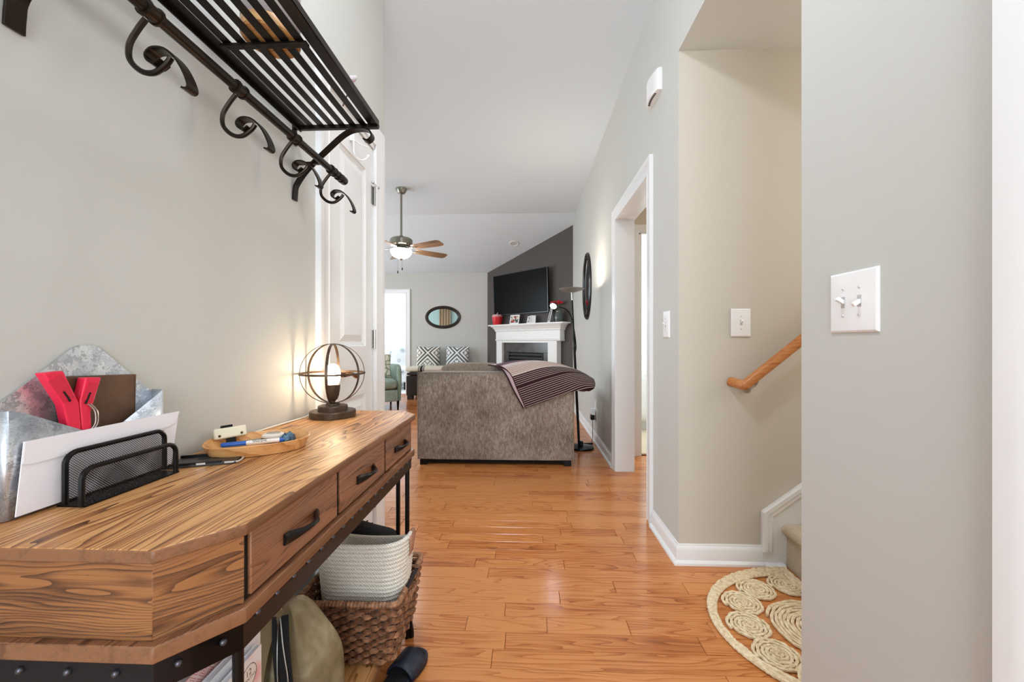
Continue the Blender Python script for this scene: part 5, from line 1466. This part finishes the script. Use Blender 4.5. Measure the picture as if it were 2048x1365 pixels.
# outlet, plug adaptor and cord
OL = empty('wall_outlet', (R, 4.255, 0.32), 'white wall outlet with plugged black lamp adaptor above the baseboard', 'outlet')
plate_verts((R, 4.255, 0.370), (0, 1, 0), (0, 0, 1), (-1, 0, 0), 0.036, 0.058, 0.006).build('cover_plate', M['plastic'], OL, angle=20)
MB().box(R - 0.048, R - 0.006, 4.225, 4.285, 0.275, 0.345).build('white_adaptor', M['plastic'], OL, bevel=0.004)
MB().box(R - 0.052, R - 0.012, 4.222, 4.288, 0.225, 0.280).build('black_plug', M['black'], OL, bevel=0.004)
MB().tube(crom([(R - 0.032, 4.255, 0.226), (R - 0.03, 4.25, 0.14), (R - 0.032, 4.24, 0.05), (R - 0.05, 4.18, 0.008), (R - 0.09, 4.06, 0.005), (0.60, 4.02, 0.005), (0.575, 3.99, 0.006), (0.56, 3.97, 0.012)], 6), 0.003, 6).build('cord', M['black'], FLM)
MB().tube([(0.56, 4.075, 0.012), (0.66, 4.085, 0.012)], 0.009, 8).build('cord_switch', M['black'], FLM)

# ------------------------------------------------------------------ oval mirrors
def oval_mirror(name, label, c, u, v, n, a, b2, wfr, frm):
    e = empty(name, c, label, 'mirror')
    c, u, v, n = map(Vector, (c, u, v, n))
    prof = [(0.0, 0.0), (0.0, 0.016), (0.25, 0.026), (0.45, 0.022), (0.6, 0.028), (0.85, 0.020), (1.0, 0.012), (1.0, 0.006)]
    rows = []
    for t, q in prof:
        aa, bb = a - wfr * t, b2 - wfr * t
        rows.append([c + u * aa * math.cos(2 * math.pi * k / 56) + v * bb * math.sin(2 * math.pi * k / 56) + n * q for k in range(56)])
    MB().quadgrid(rows, closed_u=True).build('frame', frm, e, angle=50)
    MB().poly([c + u * (a - wfr * 0.95) * math.cos(2 * math.pi * k / 56) + v * (b2 - wfr * 0.95) * math.sin(2 * math.pi * k / 56) + n * 0.007 for k in range(56)]).build('mirror_glass', M['mirror'], e, flat=True)
blackw = pm('black_brown_lacquer', (38, 32, 28), 0.3, var=(8, (56, 46, 38)))
oval_mirror('wall_mirror', 'wide oval mirror with dark frame on the far grey wall', (-1.695, BY, 1.540), (1, 0, 0), (0, 0, 1), (0, -1, 0), 0.355, 0.228, 0.062, blackw)
oval_mirror('wall_mirror', 'tall oval mirror with black frame seen edge-on on the right wall', (R, 4.80, 1.715), (0, 1, 0), (0, 0, 1), (-1, 0, 0), 0.30, 0.40, 0.055, pm('black_lacquer', (22, 21, 21), 0.25))

# ------------------------------------------------------------------ fireplace on the angled wall
q2 = 1 / math.sqrt(2)
EU, EN, EZ = Vector((q2, -q2, 0)), Vector((-q2, -q2, 0)), Vector((0, 0, 1))
OB = Vector((BX, BY, 0))
def D(u, off, z): return OB + EU * u + EN * off + EZ * z
def dbox(mb, u0, u1, o0, o1, z0, z1):
    return mb.obox(D((u0 + u1) / 2, (o0 + o1) / 2, (z0 + z1) / 2), EU, EN, EZ, (u1 - u0) / 2, (o1 - o0) / 2, (z1 - z0) / 2)
FP = empty('fireplace', tuple(D(1.17, 0.1, 0)), 'white classical fireplace mantel with dark slate and black louvres', 'fireplace')
def dprof(prof, u0, u1, side=True):
    """moulding with returns: prof [(off, z)], set back at both ends by its projection"""
    rows = []
    for o_, z in prof:
        rows.append([D(u0 - o_, 0.001, z), D(u0 - o_, 0.10 + o_, z), D(u1 + o_, 0.10 + o_, z), D(u1 + o_, 0.001, z)])
    m_ = MB().quadgrid(rows); return m_
M['mantel'] = pm('white_mantel_paint', (240, 240, 238), 0.35)
MW = M['mantel']
dbox(MB(), 0.262, 2.105, 0.002, 0.205, 1.345, 1.368).build('mantel_shelf', MW, FP, bevel=0.004)
dprof([(0.085, 1.345), (0.080, 1.330), (0.060, 1.318), (0.045, 1.290), (0.030, 1.272), (0.028, 1.250), (0.018, 1.242)], 0.405, 1.965).build('crown_moulding', MW, FP, angle=30)
den = MB()
for k in range(52):
    uu = 0.40 + k * 0.0302
    dbox(den, uu, uu + 0.016, 0.118, 0.134, 1.246, 1.268)
den.build('dentils', MW, FP, flat=True)
dbox(MB(), 0.392, 1.978, 0.002, 0.115, 1.095, 1.246).build('frieze', MW, FP, bevel=0.003)
dprof([(0.006, 1.095), (0.022, 1.092), (0.022, 1.078), (0.012, 1.068), (0.004, 1.062)], 0.405, 1.965).build('neck_moulding', MW, FP, angle=30)
for u0, u1 in ((0.402, 0.560), (1.708, 1.905)):
    dbox(MB(), u0, u1, 0.002, 0.112, 0.0, 1.065).build('pilaster', MW, FP, bevel=0.003)
dbox(MB(), 0.560, 1.708, 0.002, 0.112, 1.035, 1.065).build('header_strip', MW, FP)
slate = pm('dark_slate', (62, 60, 58), 0.22, var=(5, (84, 82, 80)), spec=0.6)
for (u0, u1, z0, z1) in ((0.562, 0.952, 0.862, 1.034), (0.954, 1.320, 0.862, 1.034), (1.322, 1.706, 0.862, 1.034), (0.562, 0.690, 0.43, 0.860), (0.562, 0.690, 0.0, 0.428), (1.560, 1.706, 0.43, 0.860), (1.560, 1.706, 0.0, 0.428)):
    dbox(MB(), u0, u1, 0.002, 0.060, z0, z1).build('slate_tile', slate, FP, bevel=0.001, seg=1)
fbk = pm('matte_black_steel', (40, 40, 38), 0.5, metal=0.3)
dbox(MB(), 0.692, 1.558, 0.001, 0.030, 0.0, 0.858).build('firebox_back', M['dark_gap'], FP)
for z in (0.70, 0.765, 0.828):
    dbox(MB(), 0.700, 1.552, 0.030, 0.066, z - 0.022, z + 0.018).build('louvre', fbk, FP, bevel=0.002)
for u0, u1 in ((0.692, 0.712), (1.538, 1.558)): dbox(MB(), u0, u1, 0.03, 0.07, 0.0, 0.858).build('firebox_frame', fbk, FP)
dbox(MB(), 0.712, 1.538, 0.034, 0.040, 0.12, 0.66).build('fire_glass', pm('dark_fire_glass', (14, 14, 14), 0.08), FP)

# television on a wall arm
TVE = empty('television', tuple(D(1.01, 0.1, 1.55)), 'large black flat television mounted on the charcoal wall above the fireplace', 'television')
tilt = 0.035
def tvbox(u0, u1, o0, o1, z0, z1, nm, m_, **k):
    mb = MB(); pts = []
    f = lambda z: (z - 1.92) * tilt
    mb.prism([D(u0, o0 + f(z0), z0), D(u1, o0 + f(z0), z0), D(u1, o1 + f(z0), z0), D(u0, o1 + f(z0), z0)], D(0, f(z1) - f(z0), z1) - D(0, 0, z0))
    return mb.build(nm, m_, TVE, **k)
tvbox(0.318, 1.705, 0.070, 0.108, 1.548, 2.295, 'housing', pm('black_gloss_plastic', (16, 16, 17), 0.25), bevel=0.004)
tvbox(0.328, 1.695, 0.1082, 0.1092, 1.562, 2.286, 'screen', pm('black_screen', (6, 6, 8), 0.3, spec=0.12))
tvbox(0.318, 1.705, 0.1082, 0.1098, 1.548, 1.556, 'bottom_bezel', pm('dark_grey_bezel', (70, 70, 72), 0.3, metal=0.5))
tvbox(1.699, 1.705, 0.1082, 0.1098, 1.556, 2.295, 'side_bezel', pm('grey_bezel', (120, 120, 122), 0.3, metal=0.5))
dbox(MB(), 0.85, 1.17, 0.001, 0.072, 1.80, 2.05).build('wall_bracket', M['black'], TVE)

# mantel ornaments
ZM = 1.3685
def dl_(u, off, z): return tuple(D(u, off, z))
rj = empty('red_jar', dl_(0.440, 0.12, ZM), 'red ceramic jar with white rim holding pens on the mantel', 'jar')
MB().lathe([(0.0, 0.0), (0.070, 0.0), (0.078, 0.006), (0.100, 0.12), (0.102, 0.15), (0.098, 0.152), (0.094, 0.14), (0.0, 0.13)], dl_(0.440, 0.12, ZM), 24).build('body', pm('red_glaze', (214, 40, 48), 0.25), rj)
MB().lathe([(0.096, 0.150), (0.104, 0.154), (0.090, 0.185), (0.070, 0.195), (0.066, 0.190), (0.090, 0.152)], dl_(0.440, 0.12, ZM), 24).build('rim', pm('white_red_glaze', (228, 170, 168), 0.3), rj)
g = random.Random(2)
for k in range(4):
    c = D(0.440 + g.uniform(-0.04, 0.04), 0.12 + g.uniform(-0.03, 0.03), ZM + 0.14)
    MB().tube([c, c + Vector((g.uniform(-0.01, 0.01), 0, 0.07 + 0.02 * g.random()))], 0.007, 6).build('stopper', pm('ornament_%d' % k, ((240, 236, 236), (60, 40, 44), (210, 120, 120), (230, 228, 226))[k], 0.4), rj)
def photo_mat(name, cols, scale):
    m, nt, b = new_mat(name); b.inputs['Roughness'].default_value = 0.15
    tc = N(nt, 'ShaderNodeTexCoord'); vo = N(nt, 'ShaderNodeTexVoronoi', i_Scale=scale, i_Randomness=1.0); LK(nt, tc.outputs['Object'], vo.inputs['Vector'])
    sp = N(nt, 'ShaderNodeSeparateColor'); LK(nt, vo.outputs['Color'], sp.inputs[0])
    r_ = ramp(nt, [(i / len(cols), srgb(*c)) for i, c in enumerate(cols)], sp.outputs[0], 'CONSTANT'); LK(nt, r_.outputs[0], b.inputs['Base Color'])
    return m
def frame(name, label, u, off, w_, h_, lean, yaw, mat_ph, border):
    e = empty(name, dl_(u, off, ZM), label, 'picture frame')
    eu = (EU * math.cos(yaw) + EN * math.sin(yaw)); en = EZ.cross(eu) * -1
    if en.dot(EN) < 0: en = -en
    ez = (EZ * math.cos(lean) - en * math.sin(lean)); nn = (en * math.cos(lean) + EZ * math.sin(lean))
    c = D(u, off, ZM + 0.003) + ez * (h_ / 2)
    mb = MB()
    for du, dz, hu, hz_ in ((0, h_ / 2 - border / 2, w_ / 2, border / 2), (0, -h_ / 2 + border / 2, w_ / 2, border / 2), (-w_ / 2 + border / 2, 0, border / 2, h_ / 2 - border), (w_ / 2 - border / 2, 0, border / 2, h_ / 2 - border)):
        mb.obox(c + eu * du + ez * dz, eu, nn, ez, hu, 0.008, hz_)
    mb.build('frame', M['plastic'], e, bevel=0.001, seg=1)
    MB().obox(c - nn * 0.002, eu, nn, ez, w_ / 2 - border * 0.9, 0.003, h_ / 2 - border * 0.9).build('photo', mat_ph, e)
    MB().prism([c - nn * 0.006 + ez * (h_ * 0.25), c - nn * 0.006 + ez * (h_ * 0.25) + eu * 0.02, D(u, off, ZM) - en * (h_ * 0.36) + eu * 0.02, D(u, off, ZM) - en * (h_ * 0.36)], EZ * 0.004).build('stand', M['plastic'], e)
pc = [(72, 84, 92), (196, 168, 142), (62, 96, 84), (170, 60, 60), (214, 190, 160), (240, 232, 220), (70, 56, 50)]
frame('photo_frame', 'white framed colour snapshot standing at the left of the mantel', 0.905, 0.12, 0.235, 0.165, 0.18, 0.0, photo_mat('snapshot', pc, 30), 0.020)
frame('photo_frame', 'small white easel frame at the middle of the mantel', 1.270, 0.12, 0.110, 0.125, 0.25, 0.2, photo_mat('snapshot_small', [(180, 180, 178), (120, 118, 116), (224, 222, 220)], 40), 0.014)
frame('photo_frame', 'small folded white photo card beside the easel frame', 1.375, 0.12, 0.095, 0.130, 0.12, -0.5, pm('card_white', (230, 228, 228), 0.6), 0.010)
frame('photo_frame', 'tall narrow white frame leaning beside the vase on the mantel', 1.735, 0.12, 0.110, 0.245, 0.22, 0.55, photo_mat('snapshot_dark', [(60, 60, 64), (96, 92, 90), (140, 136, 130)], 26), 0.018)
vs = empty('flower_vase', dl_(1.945, 0.105, ZM), 'clear glass vase of red roses at the right of the mantel', 'vase')
MB().lathe([(0.0, 0.0), (0.052, 0.0), (0.060, 0.01), (0.070, 0.08), (0.055, 0.15), (0.048, 0.17), (0.055, 0.19), (0.052, 0.19), (0.045, 0.17), (0.052, 0.15), (0.066, 0.08), (0.055, 0.012), (0.0, 0.010)], dl_(1.945, 0.105, ZM), 24).build('glass', pm('smoky_glass', (170, 180, 176), 0.05, trans=0.85), vs)
rosem = pm('red_petals', (206, 30, 56), 0.6)
g = random.Random(9)
for k in range(9):
    c = D(1.90 + g.uniform(-0.14, 0.10), 0.105 + g.uniform(-0.04, 0.05), ZM + 0.315 + g.uniform(-0.03, 0.035))
    rows = []
    MBr = MB()
    for j in range(3):
        MBr.lathe([(0.006 + 0.006 * j, -0.018), (0.024 + 0.003 * j - 0.008 * (2 - j), 0.0 - 0.004 * j), (0.022 + 0.006 * j - 0.006 * (2 - j), 0.016 - 0.006 * j)], c, 9, ang0=j * 0.5)
    MBr.build('rose', rosem, vs)
    MB().tube([c - EZ * 0.015, (c + Vector(dl_(1.945, 0.105, ZM + 0.12))) / 2, Vector(dl_(1.945, 0.105, ZM + 0.03))], 0.0025, 5).build('stem', pm('rose_stem', (60, 88, 52), 0.6), vs)

# ------------------------------------------------------------------ ceiling fan
FX_, FY_ = -1.617, 5.02
FN = empty('ceiling_fan', (FX_, FY_, H), 'nickel ceiling fan with wooden blades and lit glass bowl', 'ceiling fan')
MB().lathe([(0.0, 0.0), (0.070, 0.0), (0.068, -0.02), (0.045, -0.06), (0.020, -0.068), (0.0, -0.068)], (FX_, FY_, H - 0.001), 28).build('canopy', M['steel'], FN)
MB().tube([(FX_, FY_, H - 0.05), (FX_, FY_, 2.40)], 0.0135, 14).build('downrod', M['steel'], FN)
MB().lathe([(0.0, 2.410), (0.025, 2.405), (0.030, 2.385), (0.120, 2.370), (0.142, 2.350), (0.142, 2.290), (0.120, 2.270), (0.09, 2.262), (0.0, 2.262)], (FX_, FY_, 0), 36).build('motor_housing', M['steel'], FN)
MB().lathe([(0.0, 2.262), (0.075, 2.262), (0.085, 2.24), (0.110, 2.232), (0.128, 2.225), (0.0, 2.225)], (FX_, FY_, 0), 36).build('light_kit', M['chrome'], FN)
MB().lathe([(0.128, 2.224), (0.132, 2.205), (0.122, 2.170), (0.095, 2.138), (0.05, 2.118), (0.0, 2.112)], (FX_, FY_, 0), 36).build('glass_bowl', pm('lit_alabaster_bowl', (255, 246, 232), 0.5, emit=((255, 250, 246), E_FAN)), FN)
MB().lathe([(0.0, 2.116), (0.022, 2.114), (0.018, 2.102), (0.008, 2.094), (0.0, 2.090)], (FX_, FY_, 0), 16).build('finial', M['steel'], FN)
blade0 = None
for k, a in enumerate((-28, 44, 116, 188, 260)):
    a = math.radians(a)
    if blade0 is None:
        pts = [(0.20, -0.052), (0.30, -0.060), (0.56, -0.072), (0.64, -0.066), (0.665, -0.040), (0.665, 0.040), (0.64, 0.066), (0.56, 0.072), (0.30, 0.060), (0.20, 0.052)]
        tl = math.radians(-14)
        mb = MB().prism([(x_, y_ * math.cos(tl), y_ * math.sin(tl)) for x_, y_ in pts], (0, 0, 0.006))
        blade0 = mb.build('blade', M['blade'], FN, local=True, bevel=0.001, seg=1); bl = blade0
        br = MB().strap(crom([(0.085, 0, 0.035), (0.12, 0, 0.012), (0.17, 0, -0.002), (0.26, 0, -0.003)], 4), 0.035, 0.005, (0, 1, 0)).build('blade_iron', M['chrome'], blade0, local=True)
    else:
        bl = blade0.copy(); COL.objects.link(bl); bl.parent = FN
        c = br.copy(); COL.objects.link(c); c.parent = bl
    bl.location = (0, 0, 2.232 - H); bl.rotation_euler = (0, 0, a)
for dx, ln in ((-0.012, 0.17), (0.045, 0.13)):
    ch_ = MB().tube([(FX_ + dx, FY_ - 0.10, 2.15), (FX_ + dx, FY_ - 0.10, 2.11 - ln)], 0.0018, 5); po = ch_.build('pull_chain', M['chrome'], FN)
    MB().lathe([(0.0, 0.0), (0.006, 0.004), (0.008, 0.02), (0.003, 0.034), (0.0, 0.035)], (FX_ + dx, FY_ - 0.10, 2.11 - ln - 0.035), 10).build('chain_fob', M['black'], po)
# recessed light in the sloping ceiling
RC = empty('recessed_light', (-0.241, 6.86, 2.749), 'small white recessed light in the sloping ceiling', 'ceiling light')
sl = math.atan((H - ZB) / (BY - RIDGE))
nn = Vector((0, -math.sin(sl), -math.cos(sl))); uu = Vector((1, 0, 0)); vv = nn.cross(uu)
c0 = Vector((-0.241, 6.86, zs(6.86)))
rows = [[c0 + (uu * math.cos(2 * math.pi * k / 28) + vv * math.sin(2 * math.pi * k / 28)) * r_ + nn * d_ for k in range(28)] for r_, d_ in ((0.085, 0.0005), (0.085, 0.008), (0.066, 0.011), (0.060, 0.004))]
MB().quadgrid(rows, closed_u=True).build('trim_ring', M['plastic'], RC)
rows = [[c0 + (uu * math.cos(2 * math.pi * k / 28) + vv * math.sin(2 * math.pi * k / 28)) * r_ + nn * d_ for k in range(28)] for r_, d_ in ((0.060, 0.004), (0.02, 0.003))]
q = MB().quadgrid(rows, closed_u=True); q.poly(rows[-1]); q.build('lens', pm('frosted_lens', (214, 214, 212), 0.4), RC)

# ------------------------------------------------------------------ bench, striped cushion and pillows on the far wall
BN = empty('storage_bench', (-1.6, 7.48, 0), 'dark brown leather storage bench along the far wall', 'bench')
bl_ = pm('dark_brown_leather', (44, 38, 35), 0.4, bump=(80, 0.15, 0.002))
softbox(-2.215, -0.98, 7.14, 7.80, 0.065, 0.435, 0.02).build('body', bl_, BN, bevel=0)
softbox(-2.200, -0.99, 7.13, 7.80, 0.437, 0.492, 0.02).build('lid', bl_, BN)
for x_ in (-2.15, -1.05):
    for y_ in (7.21, 7.74):
        MB().prism([(x_ - 0.05, y_ - 0.05, 0.066), (x_ + 0.05, y_ - 0.05, 0.066), (x_ + 0.05, y_ + 0.05, 0.066), (x_ - 0.05, y_ + 0.05, 0.066)], (0, 0, -0.066)).build('foot', bl_, BN, bevel=0.004)
strm, nt, b = new_mat('cream_stripe_canvas'); b.inputs['Roughness'].default_value = 0.9
tc = N(nt, 'ShaderNodeTexCoord'); s = N(nt, 'ShaderNodeSeparateXYZ'); LK(nt, tc.outputs['Object'], s.inputs[0])
xx = s.outputs[0]
def band_at(c, h): return mth(nt, 'LESS_THAN', mth(nt, 'ABSOLUTE', mth(nt, 'SUBTRACT', xx, c)), h)
tot_ = None
for c_, h_ in ((-0.115, 0.022), (-0.152, 0.005), (-0.168, 0.005), (-0.078, 0.005), (-0.062, 0.005), (0.52, 0.022), (0.48, 0.005), (0.56, 0.005)):
    q = band_at(c_, h_); tot_ = q if tot_ is None else mth(nt, 'MAXIMUM', tot_, q)
r_ = ramp(nt, [(0.0, srgb(216, 206, 188)), (0.5, srgb(34, 32, 34))], tot_, 'CONSTANT'); LK(nt, r_.outputs[0], b.inputs['Base Color'])
cs = empty('striped_cushion', (-1.82, 7.30, 0.493), 'long cream lumbar cushion with black stripes lying on the bench', 'cushion')
softbox(-2.235, -1.42, 7.14, 7.46, 0.494, 0.600, 0.05, puff=0.01).build('cover', strm, cs, sub=1, angle=80)
def geo_mat(name, c1, c2):
    m, nt, b = new_mat(name); b.inputs['Roughness'].default_value = 0.9
    tc = N(nt, 'ShaderNodeTexCoord'); s = N(nt, 'ShaderNodeSeparateXYZ'); LK(nt, tc.outputs['Object'], s.inputs[0])
    def tri(v, k, off): return mth(nt, 'ABSOLUTE', mth(nt, 'SUBTRACT', mth(nt, 'FRACT', mth(nt, 'ADD', mth(nt, 'MULTIPLY', v, k), off)), 0.5))
    ax_ = tri(s.outputs[0], 2.15, 0.5); az_ = tri(s.outputs[2], 2.15, 0.30)
    dmd = mth(nt, 'ABSOLUTE', mth(nt, 'SUBTRACT', ax_, az_))
    st = mth(nt, 'GREATER_THAN', mth(nt, 'FRACT', mth(nt, 'MULTIPLY', mth(nt, 'ADD', dmd, 0.06), 5.5)), 0.55)
    st2 = mth(nt, 'GREATER_THAN', mth(nt, 'FRACT', mth(nt, 'MULTIPLY', mth(nt, 'ADD', ax_, az_), 6.0)), 0.6)
    near = mth(nt, 'LESS_THAN', dmd, 0.26)
    f = mth(nt, 'ADD', mth(nt, 'MULTIPLY', near, st), mth(nt, 'MULTIPLY', mth(nt, 'SUBTRACT', 1.0, near), mth(nt, 'MULTIPLY', st2, 0.75)))
    r_ = ramp(nt, [(0.0, srgb(*c1)), (0.4, srgb(150, 150, 148)), (0.8, srgb(*c2))], f, 'CONSTANT'); LK(nt, r_.outputs[0], b.inputs['Base Color'])
    return m
def pillow(mb, w_, h_, t_, n=14):
    """square pillow in the local x-z plane, facing -y"""
    for sg in (-1, 1):
        rows = []
        for i in range(n + 1):
            v = -1 + 2 * i / n; r_ = []
            for j in range(n + 1):
                u = -1 + 2 * j / n
                e = max(0.0, (1 - u ** 4)) ** 0.5 * max(0.0, (1 - v ** 4)) ** 0.5
                px = u * w_ / 2 * (1 - 0.07 * (1 - v * v)); pz = v * h_ / 2 * (1 - 0.07 * (1 - u * u))
                r_.append((px, sg * t_ / 2 * e, pz))
            rows.append(r_)
        mb.quadgrid(rows)
    return mb
gm = (geo_mat('grey_cream_geometric', (236, 230, 216), (84, 84, 86)), geo_mat('grey_white_geometric', (238, 238, 236), (96, 98, 102)))
for k, (x_, lab) in enumerate(((-1.945, 'cream and grey geometric pillow at the left on the far bench'), (-1.372, 'white and grey geometric pillow at the right on the far bench'))):
    e = empty('throw_pillow', (x_, 7.70, 0.735), lab, 'pillow', rx=math.radians(-10), rz=0.03 - 0.06 * k)
    pillow(MB(), 0.47, 0.46, 0.13).build('cover', gm[k], e, local=True, angle=80)

# ------------------------------------------------------------------ sage armchair
AC = empty('armchair', (-2.405, 6.24, 0), 'sage green suede tub armchair at the left of the living room', 'armchair', rz=math.radians(25))
sage = fabric('sage_suede', (124, 140, 126), (146, 162, 148), (164, 178, 166), sx=14, sz=10, fine=120)
def usurf(r_out, r_in, z0, z1):
    pass
# wrapping back and arms
outer, inner_ = [], []
def wrap(off):
    pts = []
    w_, d_ = 0.36 - off, 0.375 - off
    pts.append((w_, -0.36)); pts.append((w_, 0.0))
    for k in range(1, 12):
        a = math.pi * k / 12
        pts.append((w_ * math.cos(a) * (1 if True else 0), 0.02 + d_ * 0.95 * math.sin(a)))
    pts.append((-w_, 0.0)); pts.append((-w_, -0.36))
    return pts
O_, I_ = wrap(0.0), wrap(0.085)
rows = []
for poly, z in ((O_, 0.14), (O_, 0.40), (O_, 0.66)):
    rows.append([(x_ * (1.0 if z > 0.2 else 0.97), y_, z) for x_, y_ in poly])
rows.append([((a[0] * 0.8 + b2[0] * 0.2), (a[1] * 0.8 + b2[1] * 0.2), 0.688) for a, b2 in zip(O_, I_)])
rows.append([((a[0] * 0.2 + b2[0] * 0.8), (a[1] * 0.2 + b2[1] * 0.8), 0.688) for a, b2 in zip(O_, I_)])
rows.append([(x_, y_, 0.66) for x_, y_ in I_]); rows.append([(x_, y_, 0.30) for x_, y_ in I_]); rows.append([(x_, y_, 0.14) for x_, y_ in I_])
q = MB().quadgrid(rows)
q.poly([r[0] for r in rows]); q.poly([r[-1] for r in rows])
q.build('back_and_arms', sage, AC, local=True, sub=1, angle=60)
softbox(-0.285, 0.285, -0.372, 0.20, 0.13, 0.315, 0.02).build('seat_base', sage, AC, local=True)
softbox(-0.272, 0.272, -0.385, 0.20, 0.318, 0.47, 0.05, puff=0.02).build('seat_cushion', sage, AC, local=True, sub=1, angle=80)
for x_, y_ in ((0.29, -0.31), (-0.29, -0.31), (0.24, 0.25), (-0.24, 0.25)):
    MB().lathe([(0.016, 0.0), (0.028, 0.14), (0.0, 0.14)], (x_, y_, 0), 4, ang0=math.pi / 4).build('leg', M['black'], AC, local=True)
leafm, nt, b = new_mat('green_leaf_print'); b.inputs['Roughness'].default_value = 0.9
tc = N(nt, 'ShaderNodeTexCoord'); vo = N(nt, 'ShaderNodeTexVoronoi', i_Scale=13.0); vo.feature = 'DISTANCE_TO_EDGE'; LK(nt, tc.outputs['Object'], vo.inputs['Vector'])
r_ = ramp(nt, [(0.0, srgb(150, 160, 130)), (0.10, srgb(232, 230, 216))], vo.outputs['Distance'], 'CONSTANT'); LK(nt, r_.outputs[0], b.inputs['Base Color'])
e = empty('throw_pillow', (-2.365, 6.17, 0.665), 'green and cream leaf-print pillow leaning in the sage armchair', 'pillow', rx=math.radians(-16), rz=math.radians(25))
pillow(MB(), 0.42, 0.40, 0.13).build('cover', leafm, e, local=True, angle=80)

# ------------------------------------------------------------------ sunroom and bedroom glimpses
flm, nt, b = new_mat('white_rose_quilt'); b.inputs['Roughness'].default_value = 0.9
tc = N(nt, 'ShaderNodeTexCoord'); vo = N(nt, 'ShaderNodeTexVoronoi', i_Scale=5.5); LK(nt, tc.outputs['Object'], vo.inputs['Vector'])
r_ = ramp(nt, [(0.0, srgb(236, 238, 240)), (0.16, srgb(150, 158, 166)), (0.24, srgb(236, 238, 240)), (0.34, srgb(190, 198, 206)), (0.38, srgb(240, 242, 244))], vo.outputs['Distance']); LK(nt, r_.outputs[0], b.inputs['Base Color'])
WC = empty('sunroom_chair', (-3.10, 9.10, 0), 'white rounded armchair with grey rose print in the sunroom doorway', 'armchair')
MB().ball((-3.12, 9.16, 0.52), 0.50, 0.40, 0.52, n=22, m=14, e=0.75).build('padded_back', flm, WC, angle=80)
MB().ball((-2.98, 8.86, 0.33), 0.52, 0.36, 0.20, n=22, m=12, e=0.6).build('seat', flm, WC, angle=80)
for x_, y_ in ((-3.3, 8.62), (-2.7, 8.62), (-3.3, 9.3), (-2.85, 9.3)): MB().tube([(x_, y_, 0.0), (x_, y_, 0.2)], 0.02, 8).build('leg', M['black'], WC)
wc_ = MB(); rows = []
for z in (0.03, 2.3):
    rows.append([(-4.6 + k * 0.02, 11.34 + 0.025 * math.sin(k * 0.9), z) for k in range(150)])
wc_.quadgrid(rows); o = wc_.build('sheer_curtain', pm('sheer_white_curtain', (246, 246, 248), 0.9)); md = o.modifiers.new('thick', 'SOLIDIFY'); md.thickness = 0.004
tag(o, 'white sheer curtain across the sunroom beyond the far doorway', 'curtain')
BD = empty('bed', (1.9, 5.6, 0), 'bed with white comforter glimpsed through the bedroom door', 'bed')
whitef = pm('white_comforter', (238, 238, 236), 0.9, bump=(7, 0.6, 0.03))
softbox(1.02, 2.75, 4.75, 6.75, 0.06, 0.80, 0.10, puff=0.04).build('comforter', whitef, BD, sub=1, angle=80)
MB().box(1.06, 2.7, 4.80, 6.72, 0.0, 0.10).build('bed_base', pm('bed_base_fabric', (200, 196, 190), 0.9), BD)
tealm, nt, b = new_mat('teal_swirl_print'); b.inputs['Roughness'].default_value = 0.9
tc = N(nt, 'ShaderNodeTexCoord'); wv2 = N(nt, 'ShaderNodeTexWave', i_Scale=5.0, i_Distortion=6.0); wv2.wave_type = 'RINGS'; LK(nt, tc.outputs['Object'], wv2.inputs['Vector'])
r_ = ramp(nt, [(0.0, srgb(90, 120, 116)), (0.35, srgb(170, 206, 200)), (0.6, srgb(236, 238, 234))], wv2.outputs[0]); LK(nt, r_.outputs[0], b.inputs['Base Color'])
e = empty('bed_pillow', (1.33, 6.05, 0.94), 'teal swirl-print pillow on the white bed', 'pillow', rx=math.radians(-35), rz=0.3)
pillow(MB(), 0.5, 0.36, 0.16).build('cover', tealm, e, local=True, angle=80)
e = empty('bed_pillow', (1.62, 5.75, 0.97), 'white pillow in front of the teal one on the bed', 'pillow', rx=math.radians(-30), rz=0.2)
pillow(MB(), 0.62, 0.44, 0.18).build('cover', whitef, e, local=True, angle=80)
# curtain and window the far mirror looks at
cu_ = MB(); rows = []
for z in (0.03, 2.5): rows.append([(-3.05 + k * 0.012, 2.19 + 0.02 * math.sin(k * 0.8), z) for k in range(34)])
cu_.quadgrid(rows); o = cu_.build('curtain', pm('tan_curtain', (172, 146, 120), 0.9)); md = o.modifiers.new('thick', 'SOLIDIFY'); md.thickness = 0.004
tag(o, 'tan curtain panel on the teal wall reflected in the oval mirror', 'curtain')
hut = empty('sideboard', (-2.9, 2.32, 0), 'cream sideboard against the teal wall reflected in the mirror', 'sideboard')
MB().box(-3.6, -2.2, 2.21, 2.50, 0.05, 1.05).build('body', pm('cream_paint', (226, 218, 200), 0.5), hut, bevel=0.004)
MB().box(-3.64, -2.16, 2.20, 2.53, 1.05, 1.08).build('top', pm('cream_paint_top', (232, 226, 210), 0.5), hut, bevel=0.004)
for x_ in (-3.5, -2.3):
    for y_ in (2.25, 2.46): MB().box(x_ - 0.03, x_ + 0.03, y_ - 0.03, y_ + 0.03, 0, 0.05).build('foot', pm('cream_paint_foot', (220, 212, 194), 0.5), hut)

# look-alikes belong together
for _o in bpy.data.objects:
    if _o.parent is None and 'label' in _o:
        for _n, _g in (('photo_frame', 'picture frames on the mantel'), ('bed_pillow', 'pillows on the bed'), ('slide_sandal', 'slide sandals at the table foot'), ('light_switch', 'white wall switches'), ('ceiling_light', 'flush ceiling lights')):
            if _o.name.split('.')[0] == _n: _o['group'] = _g
        if _o.name.startswith('throw_pillow') and 'bench' in _o['label']: _o['group'] = 'pillows on the far bench'
